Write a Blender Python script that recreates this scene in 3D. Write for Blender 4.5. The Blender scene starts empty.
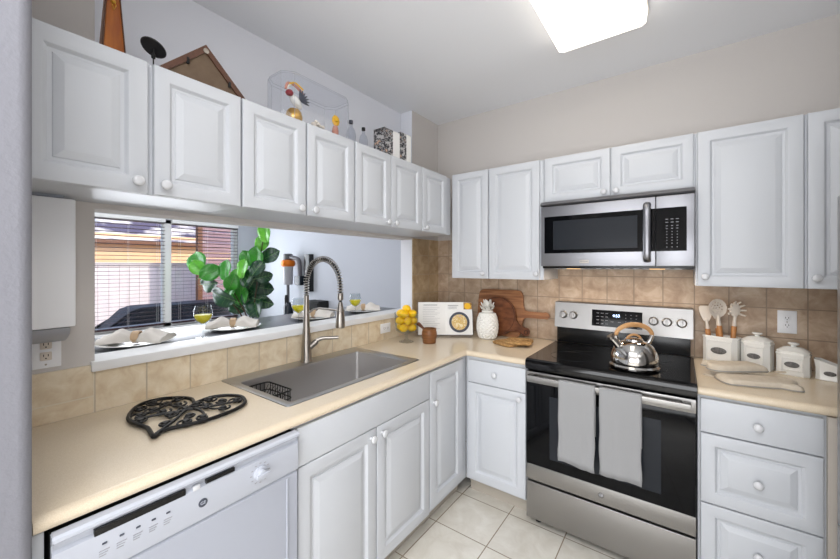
import bpy, bmesh, math, random
from mathutils import Vector, Matrix, Euler
PI = math.pi
R_ = math.radians
random.seed(7)
SC = bpy.context.scene
COL = SC.collection

# ---------------------------------------------------------------- camera, world, sun, lights, exposure
FPX, TH, Y0 = 357.0, 0.6306, 266.0
CAM = (1.732, -2.64, 1.447)
cd = bpy.data.cameras.new('camera')
cam = bpy.data.objects.new('camera', cd)
COL.objects.link(cam)
cam.location = CAM
cam.rotation_euler = (PI / 2, 0, TH)
cd.sensor_width = 36
cd.lens = FPX * 36 / 840
cd.shift_y = (Y0 - 279.5) / 840
cd.clip_start = 0.02
SC.camera = cam

w = bpy.data.worlds.new('world')
SC.world = w
w.use_nodes = True
wn = w.node_tree
bg = wn.nodes['Background']
sky = wn.nodes.new('ShaderNodeTexSky')
sky.sky_type = 'NISHITA'
sky.sun_disc = False
sky.sun_elevation = R_(42)
sky.sun_rotation = R_(80)
wn.links.new(sky.outputs['Color'], bg.inputs['Color'])
bg.inputs['Strength'].default_value = 0.35


def light(name, kind, loc, rot, energy, color=(1, 1, 1), **kw):
    d = bpy.data.lights.new(name, kind)
    o = bpy.data.objects.new(name, d)
    COL.objects.link(o)
    o.location = loc
    o.rotation_euler = rot
    d.energy = energy
    d.color = color
    for k, v in kw.items():
        setattr(d, k, v)
    return o


light('sun', 'SUN', (5, -2, 8), (R_(-12), R_(47), 0), 2.3, (1.0, 0.93, 0.82), angle=R_(0.6))
# living-room side of the open kitchen, behind the camera: soft fill lights added for brightness
light('living_room_up_fill', 'AREA', (1.9, -5.3, 1.25), (R_(124), 0, 0), 98, (0.93, 0.96, 1.0), shape='RECTANGLE', size=2.9, size_y=2.4)  # added fill, tilted up to brighten the ceiling
light('living_room_overhead_fill', 'AREA', (1.5, -3.3, 2.66), (0, 0, 0), 34, (0.97, 0.98, 1.0), shape='RECTANGLE', size=1.6, size_y=1.4)  # added overhead fill for the counters, no fixture behind it
light('living_room_side_fill', 'AREA', (2.9, -3.5, 1.2), (0, R_(96), 0), 14, (0.92, 0.96, 1.0), shape='RECTANGLE', size=1.9, size_y=2.2)  # added side fill for the left cabinet fronts, no window there
# dining room beyond the pass-through: an added overhead fill (no known fixture) and window daylight
light('dining_overhead_fill', 'AREA', (-1.5, -1.6, 2.62), (0, 0, 0), 14, (0.93, 0.96, 1.0), shape='RECTANGLE', size=1.2, size_y=1.2)
light('dining_window_daylight', 'AREA', (-3.3, -0.85, 1.4), (0, R_(-90), 0), 34, (0.88, 0.93, 1.0), shape='RECTANGLE', size=1.3, size_y=1.5)

SC.view_settings.view_transform = 'Standard'
SC.view_settings.look = 'None'
SC.view_settings.gamma = 1
SC.view_settings.use_curve_mapping = False
SC.view_settings.exposure = 0.48


# ---------------------------------------------------------------- materials
def lin(c):
    return tuple(((v / 255) / 12.92 if v / 255 <= .04045 else (((v / 255) + .055) / 1.055) ** 2.4) for v in c) + (1.0,)


def mat(name, rgb, rough=.5, metal=0., spec=.5, bump=None, noise=None, trans=0., ior=1.45, emit=None, estr=0., coat=0., aniso=0., sss=0.):
    m = bpy.data.materials.new(name)
    m.use_nodes = True
    nt = m.node_tree
    b = nt.nodes['Principled BSDF']
    b.inputs['Base Color'].default_value = lin(rgb)
    b.inputs['Roughness'].default_value = rough
    b.inputs['Metallic'].default_value = metal
    b.inputs['Specular IOR Level'].default_value = spec
    b.inputs['IOR'].default_value = ior
    b.inputs['Transmission Weight'].default_value = trans
    b.inputs['Coat Weight'].default_value = coat
    b.inputs['Anisotropic'].default_value = aniso
    if sss:
        b.inputs['Subsurface Weight'].default_value = sss
        b.inputs['Subsurface Radius'].default_value = (.02, .02, .02)
    if emit:
        b.inputs['Emission Color'].default_value = lin(emit)
        b.inputs['Emission Strength'].default_value = estr
    tc = nt.nodes.new('ShaderNodeTexCoord')
    if noise:      # (scale, rgb2, (sx,sy,sz), detail)
        mp = nt.nodes.new('ShaderNodeMapping')
        mp.inputs['Scale'].default_value = noise[2] if len(noise) > 2 else (1, 1, 1)
        nz = nt.nodes.new('ShaderNodeTexNoise')
        nz.inputs['Scale'].default_value = noise[0]
        nz.inputs['Detail'].default_value = noise[3] if len(noise) > 3 else 4
        cr = nt.nodes.new('ShaderNodeValToRGB')
        cr.color_ramp.elements[0].position = .35
        cr.color_ramp.elements[1].position = .68
        cr.color_ramp.elements[0].color = lin(rgb)
        cr.color_ramp.elements[1].color = lin(noise[1])
        nt.links.new(tc.outputs['Object'], mp.inputs['Vector'])
        nt.links.new(mp.outputs['Vector'], nz.inputs['Vector'])
        nt.links.new(nz.outputs['Fac'], cr.inputs['Fac'])
        nt.links.new(cr.outputs['Color'], b.inputs['Base Color'])
    if bump:       # (scale, strength, (sx,sy,sz))
        mp = nt.nodes.new('ShaderNodeMapping')
        mp.inputs['Scale'].default_value = bump[2] if len(bump) > 2 else (1, 1, 1)
        nz = nt.nodes.new('ShaderNodeTexNoise')
        nz.inputs['Scale'].default_value = bump[0]
        nz.inputs['Detail'].default_value = 3
        bp = nt.nodes.new('ShaderNodeBump')
        bp.inputs['Strength'].default_value = bump[1]
        bp.inputs['Distance'].default_value = .002
        nt.links.new(tc.outputs['Object'], mp.inputs['Vector'])
        nt.links.new(mp.outputs['Vector'], nz.inputs['Vector'])
        nt.links.new(nz.outputs['Fac'], bp.inputs['Height'])
        nt.links.new(bp.outputs['Normal'], b.inputs['Normal'])
    return m


def tile_mat(name, axes, off, size, c1, c2, grout, mortar=.004, rough=.45, nscale=7, c3=None):
    """square tiles in the plane of two axes, cells of SIZE starting at OFF, with mottled colour and sunk grout"""
    m = bpy.data.materials.new(name)
    m.use_nodes = True
    nt = m.node_tree
    b = nt.nodes['Principled BSDF']
    N, L = nt.nodes.new, nt.links.new
    tc = N('ShaderNodeTexCoord')
    sp = N('ShaderNodeSeparateXYZ')
    L(tc.outputs['Object'], sp.inputs[0])
    cb = N('ShaderNodeCombineXYZ')
    for i in (0, 1):
        ad = N('ShaderNodeMath')
        ad.operation = 'SUBTRACT'
        ad.inputs[1].default_value = off[i] - 20 * size[i]
        L(sp.outputs[axes[i]], ad.inputs[0])
        L(ad.outputs[0], cb.inputs[i])
    br = N('ShaderNodeTexBrick')
    br.offset = 0
    br.squash = 1
    br.inputs['Scale'].default_value = 1
    br.inputs['Brick Width'].default_value = size[0]
    br.inputs['Row Height'].default_value = size[1]
    br.inputs['Mortar Size'].default_value = mortar
    br.inputs['Mortar Smooth'].default_value = .3
    br.inputs['Bias'].default_value = 0
    br.inputs['Color1'].default_value = (0, 0, 0, 1)
    br.inputs['Color2'].default_value = (1, 1, 1, 1)
    br.inputs['Mortar'].default_value = (.5, .5, .5, 1)
    L(cb.outputs[0], br.inputs['Vector'])
    nz = N('ShaderNodeTexNoise')
    nz.inputs['Scale'].default_value = nscale
    nz.inputs['Detail'].default_value = 6
    nz.inputs['Roughness'].default_value = .6
    nz.inputs['Distortion'].default_value = .6
    L(tc.outputs['Object'], nz.inputs['Vector'])
    cr = N('ShaderNodeValToRGB')
    cr.color_ramp.elements[0].position = .33
    cr.color_ramp.elements[1].position = .67
    cr.color_ramp.elements[0].color = lin(c1)
    cr.color_ramp.elements[1].color = lin(c2)
    if c3:
        e = cr.color_ramp.elements.new(.5)
        e.color = lin(c3)
    L(nz.outputs['Fac'], cr.inputs['Fac'])
    hv = N('ShaderNodeHueSaturation')       # each tile a slightly different value
    mr = N('ShaderNodeMapRange')
    mr.inputs['To Min'].default_value = .93
    mr.inputs['To Max'].default_value = 1.07
    L(br.outputs['Color'], mr.inputs['Value'])
    L(mr.outputs['Result'], hv.inputs['Value'])
    L(cr.outputs['Color'], hv.inputs['Color'])
    mx = N('ShaderNodeMix')
    mx.data_type = 'RGBA'
    L(br.outputs['Fac'], mx.inputs['Factor'])
    L(hv.outputs['Color'], mx.inputs['A'])
    mx.inputs['B'].default_value = lin(grout)
    L(mx.outputs['Result'], b.inputs['Base Color'])
    b.inputs['Roughness'].default_value = rough
    inv = N('ShaderNodeMath')
    inv.operation = 'SUBTRACT'
    inv.inputs[0].default_value = 1
    L(br.outputs['Fac'], inv.inputs[1])
    bp = N('ShaderNodeBump')
    bp.inputs['Strength'].default_value = .5
    bp.inputs['Distance'].default_value = .002
    L(inv.outputs[0], bp.inputs['Height'])
    L(bp.outputs['Normal'], b.inputs['Normal'])
    return m


def steel(name, rgb, rough, axis=(1, 1, 60), strength=.12, aniso=.5):
    return mat(name, rgb, rough, 1.0, bump=(6, strength, axis), aniso=aniso)


M = {}
M['wall_beige'] = mat('wall_beige', (206, 201, 197), .85, bump=(90, .25))
M['wall_white'] = mat('wall_white', (236, 238, 245), .85, bump=(90, .2))
M['wall_grey'] = mat('wall_grey', (184, 187, 195), .85, bump=(90, .25))
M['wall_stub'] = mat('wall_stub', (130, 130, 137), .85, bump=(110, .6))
M['ceiling'] = mat('ceiling', (242, 243, 246), .9, bump=(60, .15))
M['white_paint'] = mat('white_paint', (236, 236, 236), .4)
M['cab'] = mat('cabinet_white', (199, 202, 207), .38, bump=(14, .05, (12, 12, 1)))
M['knob'] = mat('knob_white', (206, 207, 210), .15, coat=.5)
M['counter'] = mat('counter_beige', (217, 200, 174), .2, noise=(420, (227, 212, 189), (1, 1, 1), 2))
M['toe_face'] = mat('cream_filler', (206, 198, 188), .5)
M['badge_grey'] = mat('badge_grey', (120, 118, 116), .45, .3)
M['boxwhite'] = mat('box_white', (244, 245, 248), .4)
M['toe'] = mat('toe_kick', (176, 168, 156), .6)
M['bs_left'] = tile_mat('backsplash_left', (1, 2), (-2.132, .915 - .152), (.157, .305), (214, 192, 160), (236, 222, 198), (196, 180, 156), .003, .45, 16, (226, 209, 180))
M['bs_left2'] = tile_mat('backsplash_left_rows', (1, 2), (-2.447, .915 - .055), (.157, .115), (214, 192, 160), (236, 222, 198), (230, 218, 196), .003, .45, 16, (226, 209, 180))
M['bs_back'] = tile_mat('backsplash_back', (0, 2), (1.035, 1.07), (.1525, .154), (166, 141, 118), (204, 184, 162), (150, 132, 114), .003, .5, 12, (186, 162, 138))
M['floor'] = tile_mat('floor_tile', (0, 1), (.612, -.951), (.310, .302), (214, 208, 196), (232, 228, 219), (150, 134, 112), .0032, .3, 9)
M['steel_mw'] = steel('stainless_microwave', (138, 138, 142), .34, (1, 1, 90))
M['steel'] = steel('stainless', (160, 158, 156), .36, (1, 1, 90))
M['steel_v'] = steel('stainless_sink', (185, 185, 185), .34, (60, 1, 1))
M['steel_dark'] = steel('sink_bowl', (188, 186, 185), .42, (1, 40, 40))
M['nickel'] = mat('brushed_nickel', (158, 152, 145), .28, 1.0)
M['chrome'] = mat('polished_steel', (205, 203, 200), .07, 1.0)
M['black_glass'] = mat('black_glass', (8, 9, 12), .05, spec=.22)
M['cooktop'] = mat('cooktop_glass', (12, 12, 13), .09, spec=.5)
M['black'] = mat('black_enamel', (18, 18, 19), .25)
M['black_matt'] = mat('black_matt', (16, 16, 17), .6)
M['iron'] = mat('cast_iron', (14, 13, 13), .45, .3)
M['window_mesh'] = mat('oven_window', (40, 43, 48), .2, spec=.2)
M['grey_print'] = mat('grey_print', (150, 150, 155), .5)
M['dish_white'] = mat('appliance_white', (186, 190, 200), .25)
M['dish_panel'] = mat('appliance_panel', (170, 174, 185), .35)
M['lamp'] = mat('lamp_diffuser', (255, 252, 245), .4, emit=(255, 247, 234), estr=1.9)
M['warm_lamp'] = mat('warm_lamp', (255, 220, 170), .4, emit=(255, 200, 140), estr=.9)
M['lamp_rim'] = mat('lamp_rim', (236, 230, 222), .4)
M['ceramic'] = mat('white_ceramic', (238, 237, 232), .18, coat=.4)
M['oval'] = mat('grey_oval', (92, 90, 88), .6, noise=(130, (120, 118, 116)))
M['walnut'] = mat('walnut_wood', (86, 48, 28), .35, noise=(5, (128, 78, 48), (3, 12, 6)))
M['walnut2'] = mat('acacia_wood', (128, 82, 52), .4, noise=(5, (176, 124, 84), (1, 12, 12)))
M['board_groove'] = mat('board_groove', (58, 32, 20), .6)
M['mortar'] = mat('turned_wood', (118, 74, 40), .4, noise=(8, (142, 94, 54), (2, 2, 14)))
M['beech'] = mat('beech_wood', (178, 120, 70), .45, noise=(8, (196, 140, 88), (12, 12, 2)))
M['woodhandle'] = mat('kettle_handle_wood', (184, 136, 88), .45, noise=(12, (205, 160, 112)))
M['ringwood'] = mat('pale_ring_wood', (206, 176, 142), .5)
M['silicone'] = mat('cream_silicone', (222, 212, 200), .5)
M['lemon'] = mat('lemon_peel', (248, 196, 12), .38, bump=(160, .35), noise=(3, (252, 208, 30)), sss=.1)
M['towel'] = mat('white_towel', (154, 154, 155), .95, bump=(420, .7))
M['napkin'] = mat('napkin_linen', (232, 226, 218), .95, bump=(300, .5))
M['linen'] = mat('linen_mitt', (206, 194, 176), .95, bump=(420, .9), noise=(40, (216, 205, 188)))
M['piping'] = mat('grey_piping', (160, 156, 150), .9)
M['paper'] = mat('paper_page', (240, 239, 236), .6)
M['ink'] = mat('ink', (165, 165, 168), .7)
M['straw'] = mat('woven_seagrass', (150, 112, 66), .9, noise=(60, (200, 160, 106)), bump=(90, 1.0))
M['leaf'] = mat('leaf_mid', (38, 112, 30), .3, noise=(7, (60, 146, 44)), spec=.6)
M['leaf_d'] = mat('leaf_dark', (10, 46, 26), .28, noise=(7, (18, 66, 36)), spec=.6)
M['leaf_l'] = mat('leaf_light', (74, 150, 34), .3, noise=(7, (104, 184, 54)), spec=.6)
M['vein'] = mat('leaf_vein', (96, 140, 76), .5)
M['bark'] = mat('plant_bark', (62, 44, 30), .8)
M['pot'] = mat('plant_pot', (70, 72, 76), .6)
M['slat'] = mat('blind_slat', (58, 30, 34), .5)
M['cord'] = mat('blind_cord', (220, 218, 215), .8)
M['bar'] = mat('bar_laminate', (74, 76, 82), .3, noise=(300, (110, 112, 118)))
M['orange'] = mat('orange_plastic', (216, 112, 20), .3, .3)
M['smoke'] = mat('grey_plastic', (96, 94, 100), .3)
M['clearbin'] = mat('clear_bin', (176, 174, 180), .12)
M['dark_blue'] = mat('dark_plastic', (28, 36, 44), .25)
M['gold'] = mat('gold', (196, 150, 60), .3, .8)
M['disc'] = mat('disc_black', (44, 44, 46), .45)
M['amber'] = mat('amber_wood', (140, 70, 16), .3, noise=(6, (172, 98, 26), (8, 8, 1)))
M['brown_wood'] = mat('brown_wood', (84, 54, 40), .5, noise=(6, (98, 64, 48), (1, 8, 8)))
M['backing'] = mat('brown_backing', (106, 88, 72), .9, noise=(30, (116, 98, 80)))
M['red'] = mat('red_paint', (150, 34, 48), .5)
M['pinky'] = mat('pink_paint', (206, 140, 120), .5)
M['yellow'] = mat('yellow_petal', (244, 190, 36), .6)
M['lampgreen'] = mat('grey_green', (120, 130, 126), .5)
M['fabric_black'] = mat('grill_cover', (22, 22, 28), .55, noise=(3, (44, 44, 56)))
M['fence'] = mat('fence_white', (232, 214, 214), .8, noise=(4, (240, 226, 224)))
M['stucco'] = mat('stucco_orange', (232, 184, 144), .9, noise=(5, (232, 186, 142)))
M['shingle'] = mat('roof_shingle_sun_dapple', (88, 78, 98), .9, noise=(1.5, (220, 206, 200), (1, .6, 1), 6))  # pale noise patches paint sun dapples into the roof colour
M['redwood'] = mat('reddish_boards', (142, 112, 118), .8, noise=(3, (156, 124, 128), (1, 1, 1)))
M['ground'] = mat('concrete_ground', (170, 162, 152), .9)
M['brown_trim'] = mat('brown_trim', (112, 72, 50), .7)
M['tree'] = mat('tree_leaf', (60, 96, 40), .7)
M['led'] = mat('led_digits', (180, 210, 255), .5, emit=(190, 215, 255), estr=3.0)
M['mark'] = mat('dark_mark', (70, 74, 86), .5)
M['grey_rim'] = mat('grey_plastic_tray', (176, 180, 190), .4)
M['juice'] = mat('orange_juice', (255, 232, 30), .4, sss=.4)


def glass(name, rgb=(255, 255, 255), rough=0., thin=True):
    m = bpy.data.materials.new(name)
    m.use_nodes = True
    nt = m.node_tree
    nt.nodes.remove(nt.nodes['Principled BSDF'])
    out = nt.nodes['Material Output']
    g = nt.nodes.new('ShaderNodeBsdfGlossy')
    g.inputs['Roughness'].default_value = rough + .02
    t = nt.nodes.new('ShaderNodeBsdfTransparent')
    t.inputs['Color'].default_value = lin(rgb)
    lw = nt.nodes.new('ShaderNodeLayerWeight')
    lw.inputs['Blend'].default_value = .5
    pw = nt.nodes.new('ShaderNodeMath')
    pw.operation = 'POWER'
    pw.inputs[1].default_value = 4
    nt.links.new(lw.outputs['Facing'], pw.inputs[0])
    f = nt.nodes.new('ShaderNodeMath')
    f.operation = 'MULTIPLY_ADD'
    f.inputs[1].default_value = .6
    f.inputs[2].default_value = .03
    nt.links.new(pw.outputs[0], f.inputs[0])
    mx = nt.nodes.new('ShaderNodeMixShader')
    nt.links.new(f.outputs[0], mx.inputs[0])
    nt.links.new(t.outputs[0], mx.inputs[1])
    nt.links.new(g.outputs[0], mx.inputs[2])
    nt.links.new(mx.outputs[0], out.inputs['Surface'])
    return m


M['glass'] = glass('clear_glass', (244, 246, 247))
M['pane'] = glass('window_glass', (250, 252, 252))
M['acrylic'] = glass('clear_acrylic', (250, 251, 253))


def pages_mat():
    return M['paper']


def floral(name, dark, light, fs=34):
    m = mat(name, dark, .5)
    nt = m.node_tree
    b = nt.nodes['Principled BSDF']
    tc = nt.nodes.new('ShaderNodeTexCoord')
    vo = nt.nodes.new('ShaderNodeTexVoronoi')
    vo.inputs['Scale'].default_value = 26
    nz = nt.nodes.new('ShaderNodeTexNoise')
    nz.inputs['Scale'].default_value = fs
    nz.inputs['Detail'].default_value = 5
    nt.links.new(tc.outputs['Object'], vo.inputs['Vector'])
    nt.links.new(tc.outputs['Object'], nz.inputs['Vector'])
    cr = nt.nodes.new('ShaderNodeValToRGB')
    cr.color_ramp.interpolation = 'CONSTANT'
    e = cr.color_ramp.elements
    e[0].position = 0
    e[0].color = lin(light)
    e[1].position = .44
    e[1].color = lin(dark)
    k = e.new(.53)
    k.color = lin(light)
    k = e.new(.57)
    k.color = lin(dark)
    k = e.new(.62)
    k.color = lin((206, 172, 150))
    nt.links.new(nz.outputs['Fac'], cr.inputs['Fac'])
    nt.links.new(cr.outputs['Color'], b.inputs['Base Color'])
    return m


M['floral'] = floral('floral_paper', (30, 30, 38), (186, 184, 184))
M['food'] = floral('food_photo', (206, 168, 84), (232, 216, 176), 60)


# ---------------------------------------------------------------- mesh helpers
def nb():
    return bmesh.new()


def obj(name, bm, m, parent=None, smooth=True, angle=35, loc=None, rot=None):
    bmesh.ops.recalc_face_normals(bm, faces=bm.faces)
    me = bpy.data.meshes.new(name)
    bm.to_mesh(me)
    bm.free()
    for mm in (m if isinstance(m, (list, tuple)) else [m]):
        me.materials.append(mm)
    if smooth:
        me.shade_smooth()
        me.set_sharp_from_angle(angle=R_(angle))
    o = bpy.data.objects.new(name, me)
    COL.objects.link(o)
    if parent:
        o.parent = parent
    if loc:
        o.location = loc
    if rot:
        o.rotation_euler = rot
    return o


def struct(name, bm, m, parent=None, **k):
    o = obj(name, bm, m, parent, **k)
    if not parent:
        o['kind'] = 'structure'
    return o


def tag(o, label, cat, group=None, kind=None):
    o['label'] = label
    o['category'] = cat
    if group:
        o['group'] = group
    if kind:
        o['kind'] = kind
    return o


def thing(name, label, cat, loc=(0, 0, 0), rotz=0, group=None):
    o = bpy.data.objects.new(name, None)
    COL.objects.link(o)
    o.location = loc
    o.rotation_euler = (0, 0, rotz)
    o.empty_display_size = .05
    return tag(o, label, cat, group)


def dup(root, loc=None, rotz=None, label=None, group=None):
    r = root.copy()
    COL.objects.link(r)
    if loc is not None:
        r.location = loc
    if rotz is not None:
        r.rotation_euler = (0, 0, rotz)
    if label:
        r['label'] = label
    if group:
        r['group'] = group
    for ch in list(root.children):
        c = ch.copy()
        COL.objects.link(c)
        c.parent = r
        for g in list(ch.children):
            d = g.copy()
            COL.objects.link(d)
            d.parent = c
    return r


def box(bm, x0, x1, y0, y1, z0, z1, bev=0, seg=2, mi=0):
    a = bmesh.ops.create_cube(bm, size=1)
    vs = a['verts']
    for v in vs:
        v.co = Vector(((x0 + x1) / 2 + v.co.x * (x1 - x0), (y0 + y1) / 2 + v.co.y * (y1 - y0), (z0 + z1) / 2 + v.co.z * (z1 - z0)))
    fs = list({f for v in vs for f in v.link_faces})
    for f in fs:
        f.material_index = mi
    if bev:
        es = list({e for v in vs for e in v.link_edges})
        r = bmesh.ops.bevel(bm, geom=es, offset=bev, segments=seg, affect='EDGES', profile=.6)
        for f in r['faces']:
            f.material_index = mi
    return bm


def bx(x0, x1, y0, y1, z0, z1, bev=0, seg=2):
    return box(nb(), x0, x1, y0, y1, z0, z1, bev, seg)


def lathe(bm, prof, seg=28, c=(0, 0, 0), mx=None, mi=0, sx=1, sy=1):
    rings = []
    mx = mx or Matrix.Identity(4)
    for r, z in prof:
        if r <= 1e-6:
            rings.append([bm.verts.new(mx @ Vector((0, 0, z)) + Vector(c))])
        else:
            rings.append([bm.verts.new(mx @ Vector((r * sx * math.cos(2 * PI * k / seg), r * sy * math.sin(2 * PI * k / seg), z)) + Vector(c)) for k in range(seg)])
    for a, b in zip(rings, rings[1:]):
        if len(a) == 1 and len(b) == 1:
            continue
        for k in range(seg):
            k2 = (k + 1) % seg
            if len(a) == 1:
                f = bm.faces.new((a[0], b[k], b[k2]))
            elif len(b) == 1:
                f = bm.faces.new((a[k], a[k2], b[0]))
            else:
                f = bm.faces.new((a[k], a[k2], b[k2], b[k]))
            f.material_index = mi
    for rg in (rings[0], rings[-1]):
        if len(rg) > 1:
            f = bm.faces.new(rg)
            f.material_index = mi
    return bm


def tube(bm, pts, r, seg=10, cap=True, closed=False, mi=0, flat=1.0):
    pts = [Vector(p) for p in pts]
    n = len(pts)
    rs = r if isinstance(r, (list, tuple)) else [r] * n
    rings = []
    up = None
    for i, p in enumerate(pts):
        if closed:
            d = (pts[(i + 1) % n] - pts[i - 1]).normalized()
        else:
            d = (pts[min(i + 1, n - 1)] - pts[max(i - 1, 0)]).normalized()
        if up is None:
            up = Vector((0, 0, 1)) if abs(d.z) < .9 else Vector((1, 0, 0))
        a = d.cross(up)
        if a.length < 1e-5:
            a = d.cross(Vector((0, 1, 0)))
        a.normalize()
        u = a.cross(d).normalized()
        up = u
        rings.append([bm.verts.new(p + a * rs[i] * math.cos(2 * PI * k / seg) + u * rs[i] * flat * math.sin(2 * PI * k / seg)) for k in range(seg)])
    m = n if closed else n - 1
    for i in range(m):
        a, b = rings[i], rings[(i + 1) % n]
        for k in range(seg):
            f = bm.faces.new((a[k], a[(k + 1) % seg], b[(k + 1) % seg], b[k]))
            f.material_index = mi
    if cap and not closed:
        for rg in (rings[0], rings[-1]):
            f = bm.faces.new(rg)
            f.material_index = mi
    return bm


def prism(bm, poly, h0, h1, axis='z', bev=0, mi=0):
    """extrude a 2-D outline. axis z: (x,y) outline; y: (x,z) outline from y=h0..h1; x: (y,z) outline"""
    def P(a, b, h):
        return {'z': Vector((a, b, h)), 'y': Vector((a, h, b)), 'x': Vector((h, a, b))}[axis]
    lo = [bm.verts.new(P(a, b, h0)) for a, b in poly]
    hi = [bm.verts.new(P(a, b, h1)) for a, b in poly]
    fs = [bm.faces.new(lo), bm.faces.new(hi)]
    n = len(poly)
    for i in range(n):
        fs.append(bm.faces.new((lo[i], lo[(i + 1) % n], hi[(i + 1) % n], hi[i])))
    for f in fs:
        f.material_index = mi
    if bev:
        es = [e for f in fs[:2] for e in f.edges]
        r = bmesh.ops.bevel(bm, geom=es, offset=bev, segments=2, affect='EDGES')
        for f in r['faces']:
            f.material_index = mi
    return bm


def pillow(bm, poly, thick, z0=0, rings=((1, 0), (1.0, .25), (.97, .7), (.9, .93), (.72, 1), (.35, 1.02)), mi=0, wob=0):
    cx = sum(p[0] for p in poly) / len(poly)
    cy = sum(p[1] for p in poly) / len(poly)
    rg = []
    for s, t in rings:
        rg.append([bm.verts.new((cx + (x - cx) * s, cy + (y - cy) * s, z0 + t * thick + (random.uniform(-wob, wob) if s < 1 else 0))) for x, y in poly])
    n = len(poly)
    for a, b in zip(rg, rg[1:]):
        for k in range(n):
            bm.faces.new((a[k], a[(k + 1) % n], b[(k + 1) % n], b[k]))
    bm.faces.new(rg[0])
    bm.faces.new(rg[-1])
    return bm


def smooth_poly(pts, k=4, closed=True):
    """Catmull-Rom through the points"""
    n = len(pts)
    out = []
    rng = range(n) if closed else range(n - 1)
    for i in rng:
        g = (lambda j: pts[j % n]) if closed else (lambda j: pts[max(0, min(n - 1, j))])
        p0, p1, p2, p3 = g(i - 1), g(i), g(i + 1), g(i + 2)
        for s in range(k):
            t = s / k
            out.append(tuple(.5 * (2 * b + (c - a) * t + (2 * a - 5 * b + 4 * c - d) * t * t + (3 * b - a - 3 * c + d) * t ** 3) for a, b, c, d in zip(p0, p1, p2, p3)))
    if not closed:
        out.append(tuple(pts[-1]))
    return out


def text_obj(name, s, size, m, parent, loc, rot, depth=.0006):
    cu = bpy.data.curves.new(name, 'FONT')
    cu.body = s
    cu.size = size
    cu.extrude = depth
    cu.align_x = 'CENTER'
    cu.align_y = 'CENTER'
    t = bpy.data.objects.new(name + '_tmp', cu)
    COL.objects.link(t)
    dg = bpy.context.evaluated_depsgraph_get()
    me = bpy.data.meshes.new_from_object(t.evaluated_get(dg))
    bpy.data.objects.remove(t)
    me.name = name
    me.materials.clear()
    me.materials.append(m)
    o = bpy.data.objects.new(name, me)
    COL.objects.link(o)
    o.parent = parent
    o.location = loc
    o.rotation_euler = rot
    return o


# ---------------------------------------------------------------- the setting
XR, YF, ZC = 2.96, -5.6, 2.69
bm = bx(-3.52, XR + .1, YF, .37, -.1, 0)
struct('floor', bm, M['floor'], smooth=False)
bm = bx(-3.55, XR + .1, YF, .37, ZC, ZC + .12)
struct('ceiling', bm, M['ceiling'], smooth=False)
bm = bx(0, XR, 0, .12, 0, ZC)
struct('wall_back', bm, M['wall_beige'], smooth=False)
bm = bx(XR, XR + .1, YF, .12, 0, ZC)
struct('wall_right', bm, M['wall_beige'], smooth=False)
bm = bx(-3.5, XR, YF - .1, YF, 0, ZC)
struct('wall_front', bm, M['wall_beige'], smooth=False)
OY0, OY1 = -2.287, -.375        # pass-through and niche
bm = nb()
box(bm, -.116, 0, -2.64, OY0, 0, ZC)
box(bm, -.116, 0, OY1, .25, 0, ZC)
box(bm, -.116, 0, OY0, OY1, 0, 1.062)
box(bm, -.116, 0, OY0, OY1, 1.658, 1.70)
struct('wall_left', bm, M['wall_beige'], smooth=False)
bm = bx(-.135, -.116, OY0 - .02, OY1 + .02, 1.658, ZC)
struct('wall_niche', bm, M['wall_white'], smooth=False)
bm = nb()
box(bm, -.114, -.001, OY1 - .003, OY1, 1.10, 1.657)
box(bm, -.114, -.001, OY1 - .003, OY1, 1.70, ZC)
struct('trim_1', bm, M['wall_white'], smooth=False)
# stub wall beside the camera with a bullnose corner
prof = [(0, -2.66), (.688, -2.66)]
for k in range(0, 9):
    a = R_(k * 90 / 8)
    prof.append((.688 - .022 + .022 * math.cos(a), -2.519 - .022 + .022 * math.sin(a)))
prof += [(0, -2.519)]
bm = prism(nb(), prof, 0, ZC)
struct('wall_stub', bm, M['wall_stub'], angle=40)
# dining room
bm = bx(-3.5, -.116, .25, .37, 0, ZC)
struct('wall_dining_back', bm, M['wall_grey'], smooth=False)
WY0, WY1, WZ0, WZ1 = -1.70, -.045, .70, 2.02
bm = nb()
box(bm, -3.52, -3.4, YF, WY0, 0, ZC)
box(bm, -3.52, -3.4, WY1, .37, 0, ZC)
box(bm, -3.52, -3.4, WY0, WY1, 0, WZ0)
box(bm, -3.52, -3.4, WY0, WY1, WZ1, ZC)
struct('wall_dining_left', bm, M['wall_grey'], smooth=False)
# window: frame, mullion, sill, panes
bm = nb()
for a, b in ((WY0, WY0 + .05), (WY1 - .05, WY1), (-.955, -.865)):
    box(bm, -3.50, -3.415, a, b, WZ0, WZ1, .004)
box(bm, -3.50, -3.415, WY0, WY1, WZ0, WZ0 + .05, .004)
box(bm, -3.50, -3.415, WY0, WY1, WZ1 - .05, WZ1, .004)
win = struct('window_1', bm, M['white_paint'])
bm = bx(-3.42, -3.33, WY0 - .04, WY1 + .04, WZ0 - .03, WZ0, .004)
obj('window_sill', bm, M['white_paint'], win)
for a, b in ((WY0 + .05, -.955), (-.865, WY1 - .05)):
    obj('pane', bx(-3.462, -3.456, a, b, WZ0 + .05, WZ1 - .05), M['pane'], win, smooth=False)
# ledge of the pass-through
bm = bx(-.136, .022, OY0 - .012, OY1 - .001, 1.064, 1.10, .004)
struct('trim_2', bm, M['white_paint'])

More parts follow.
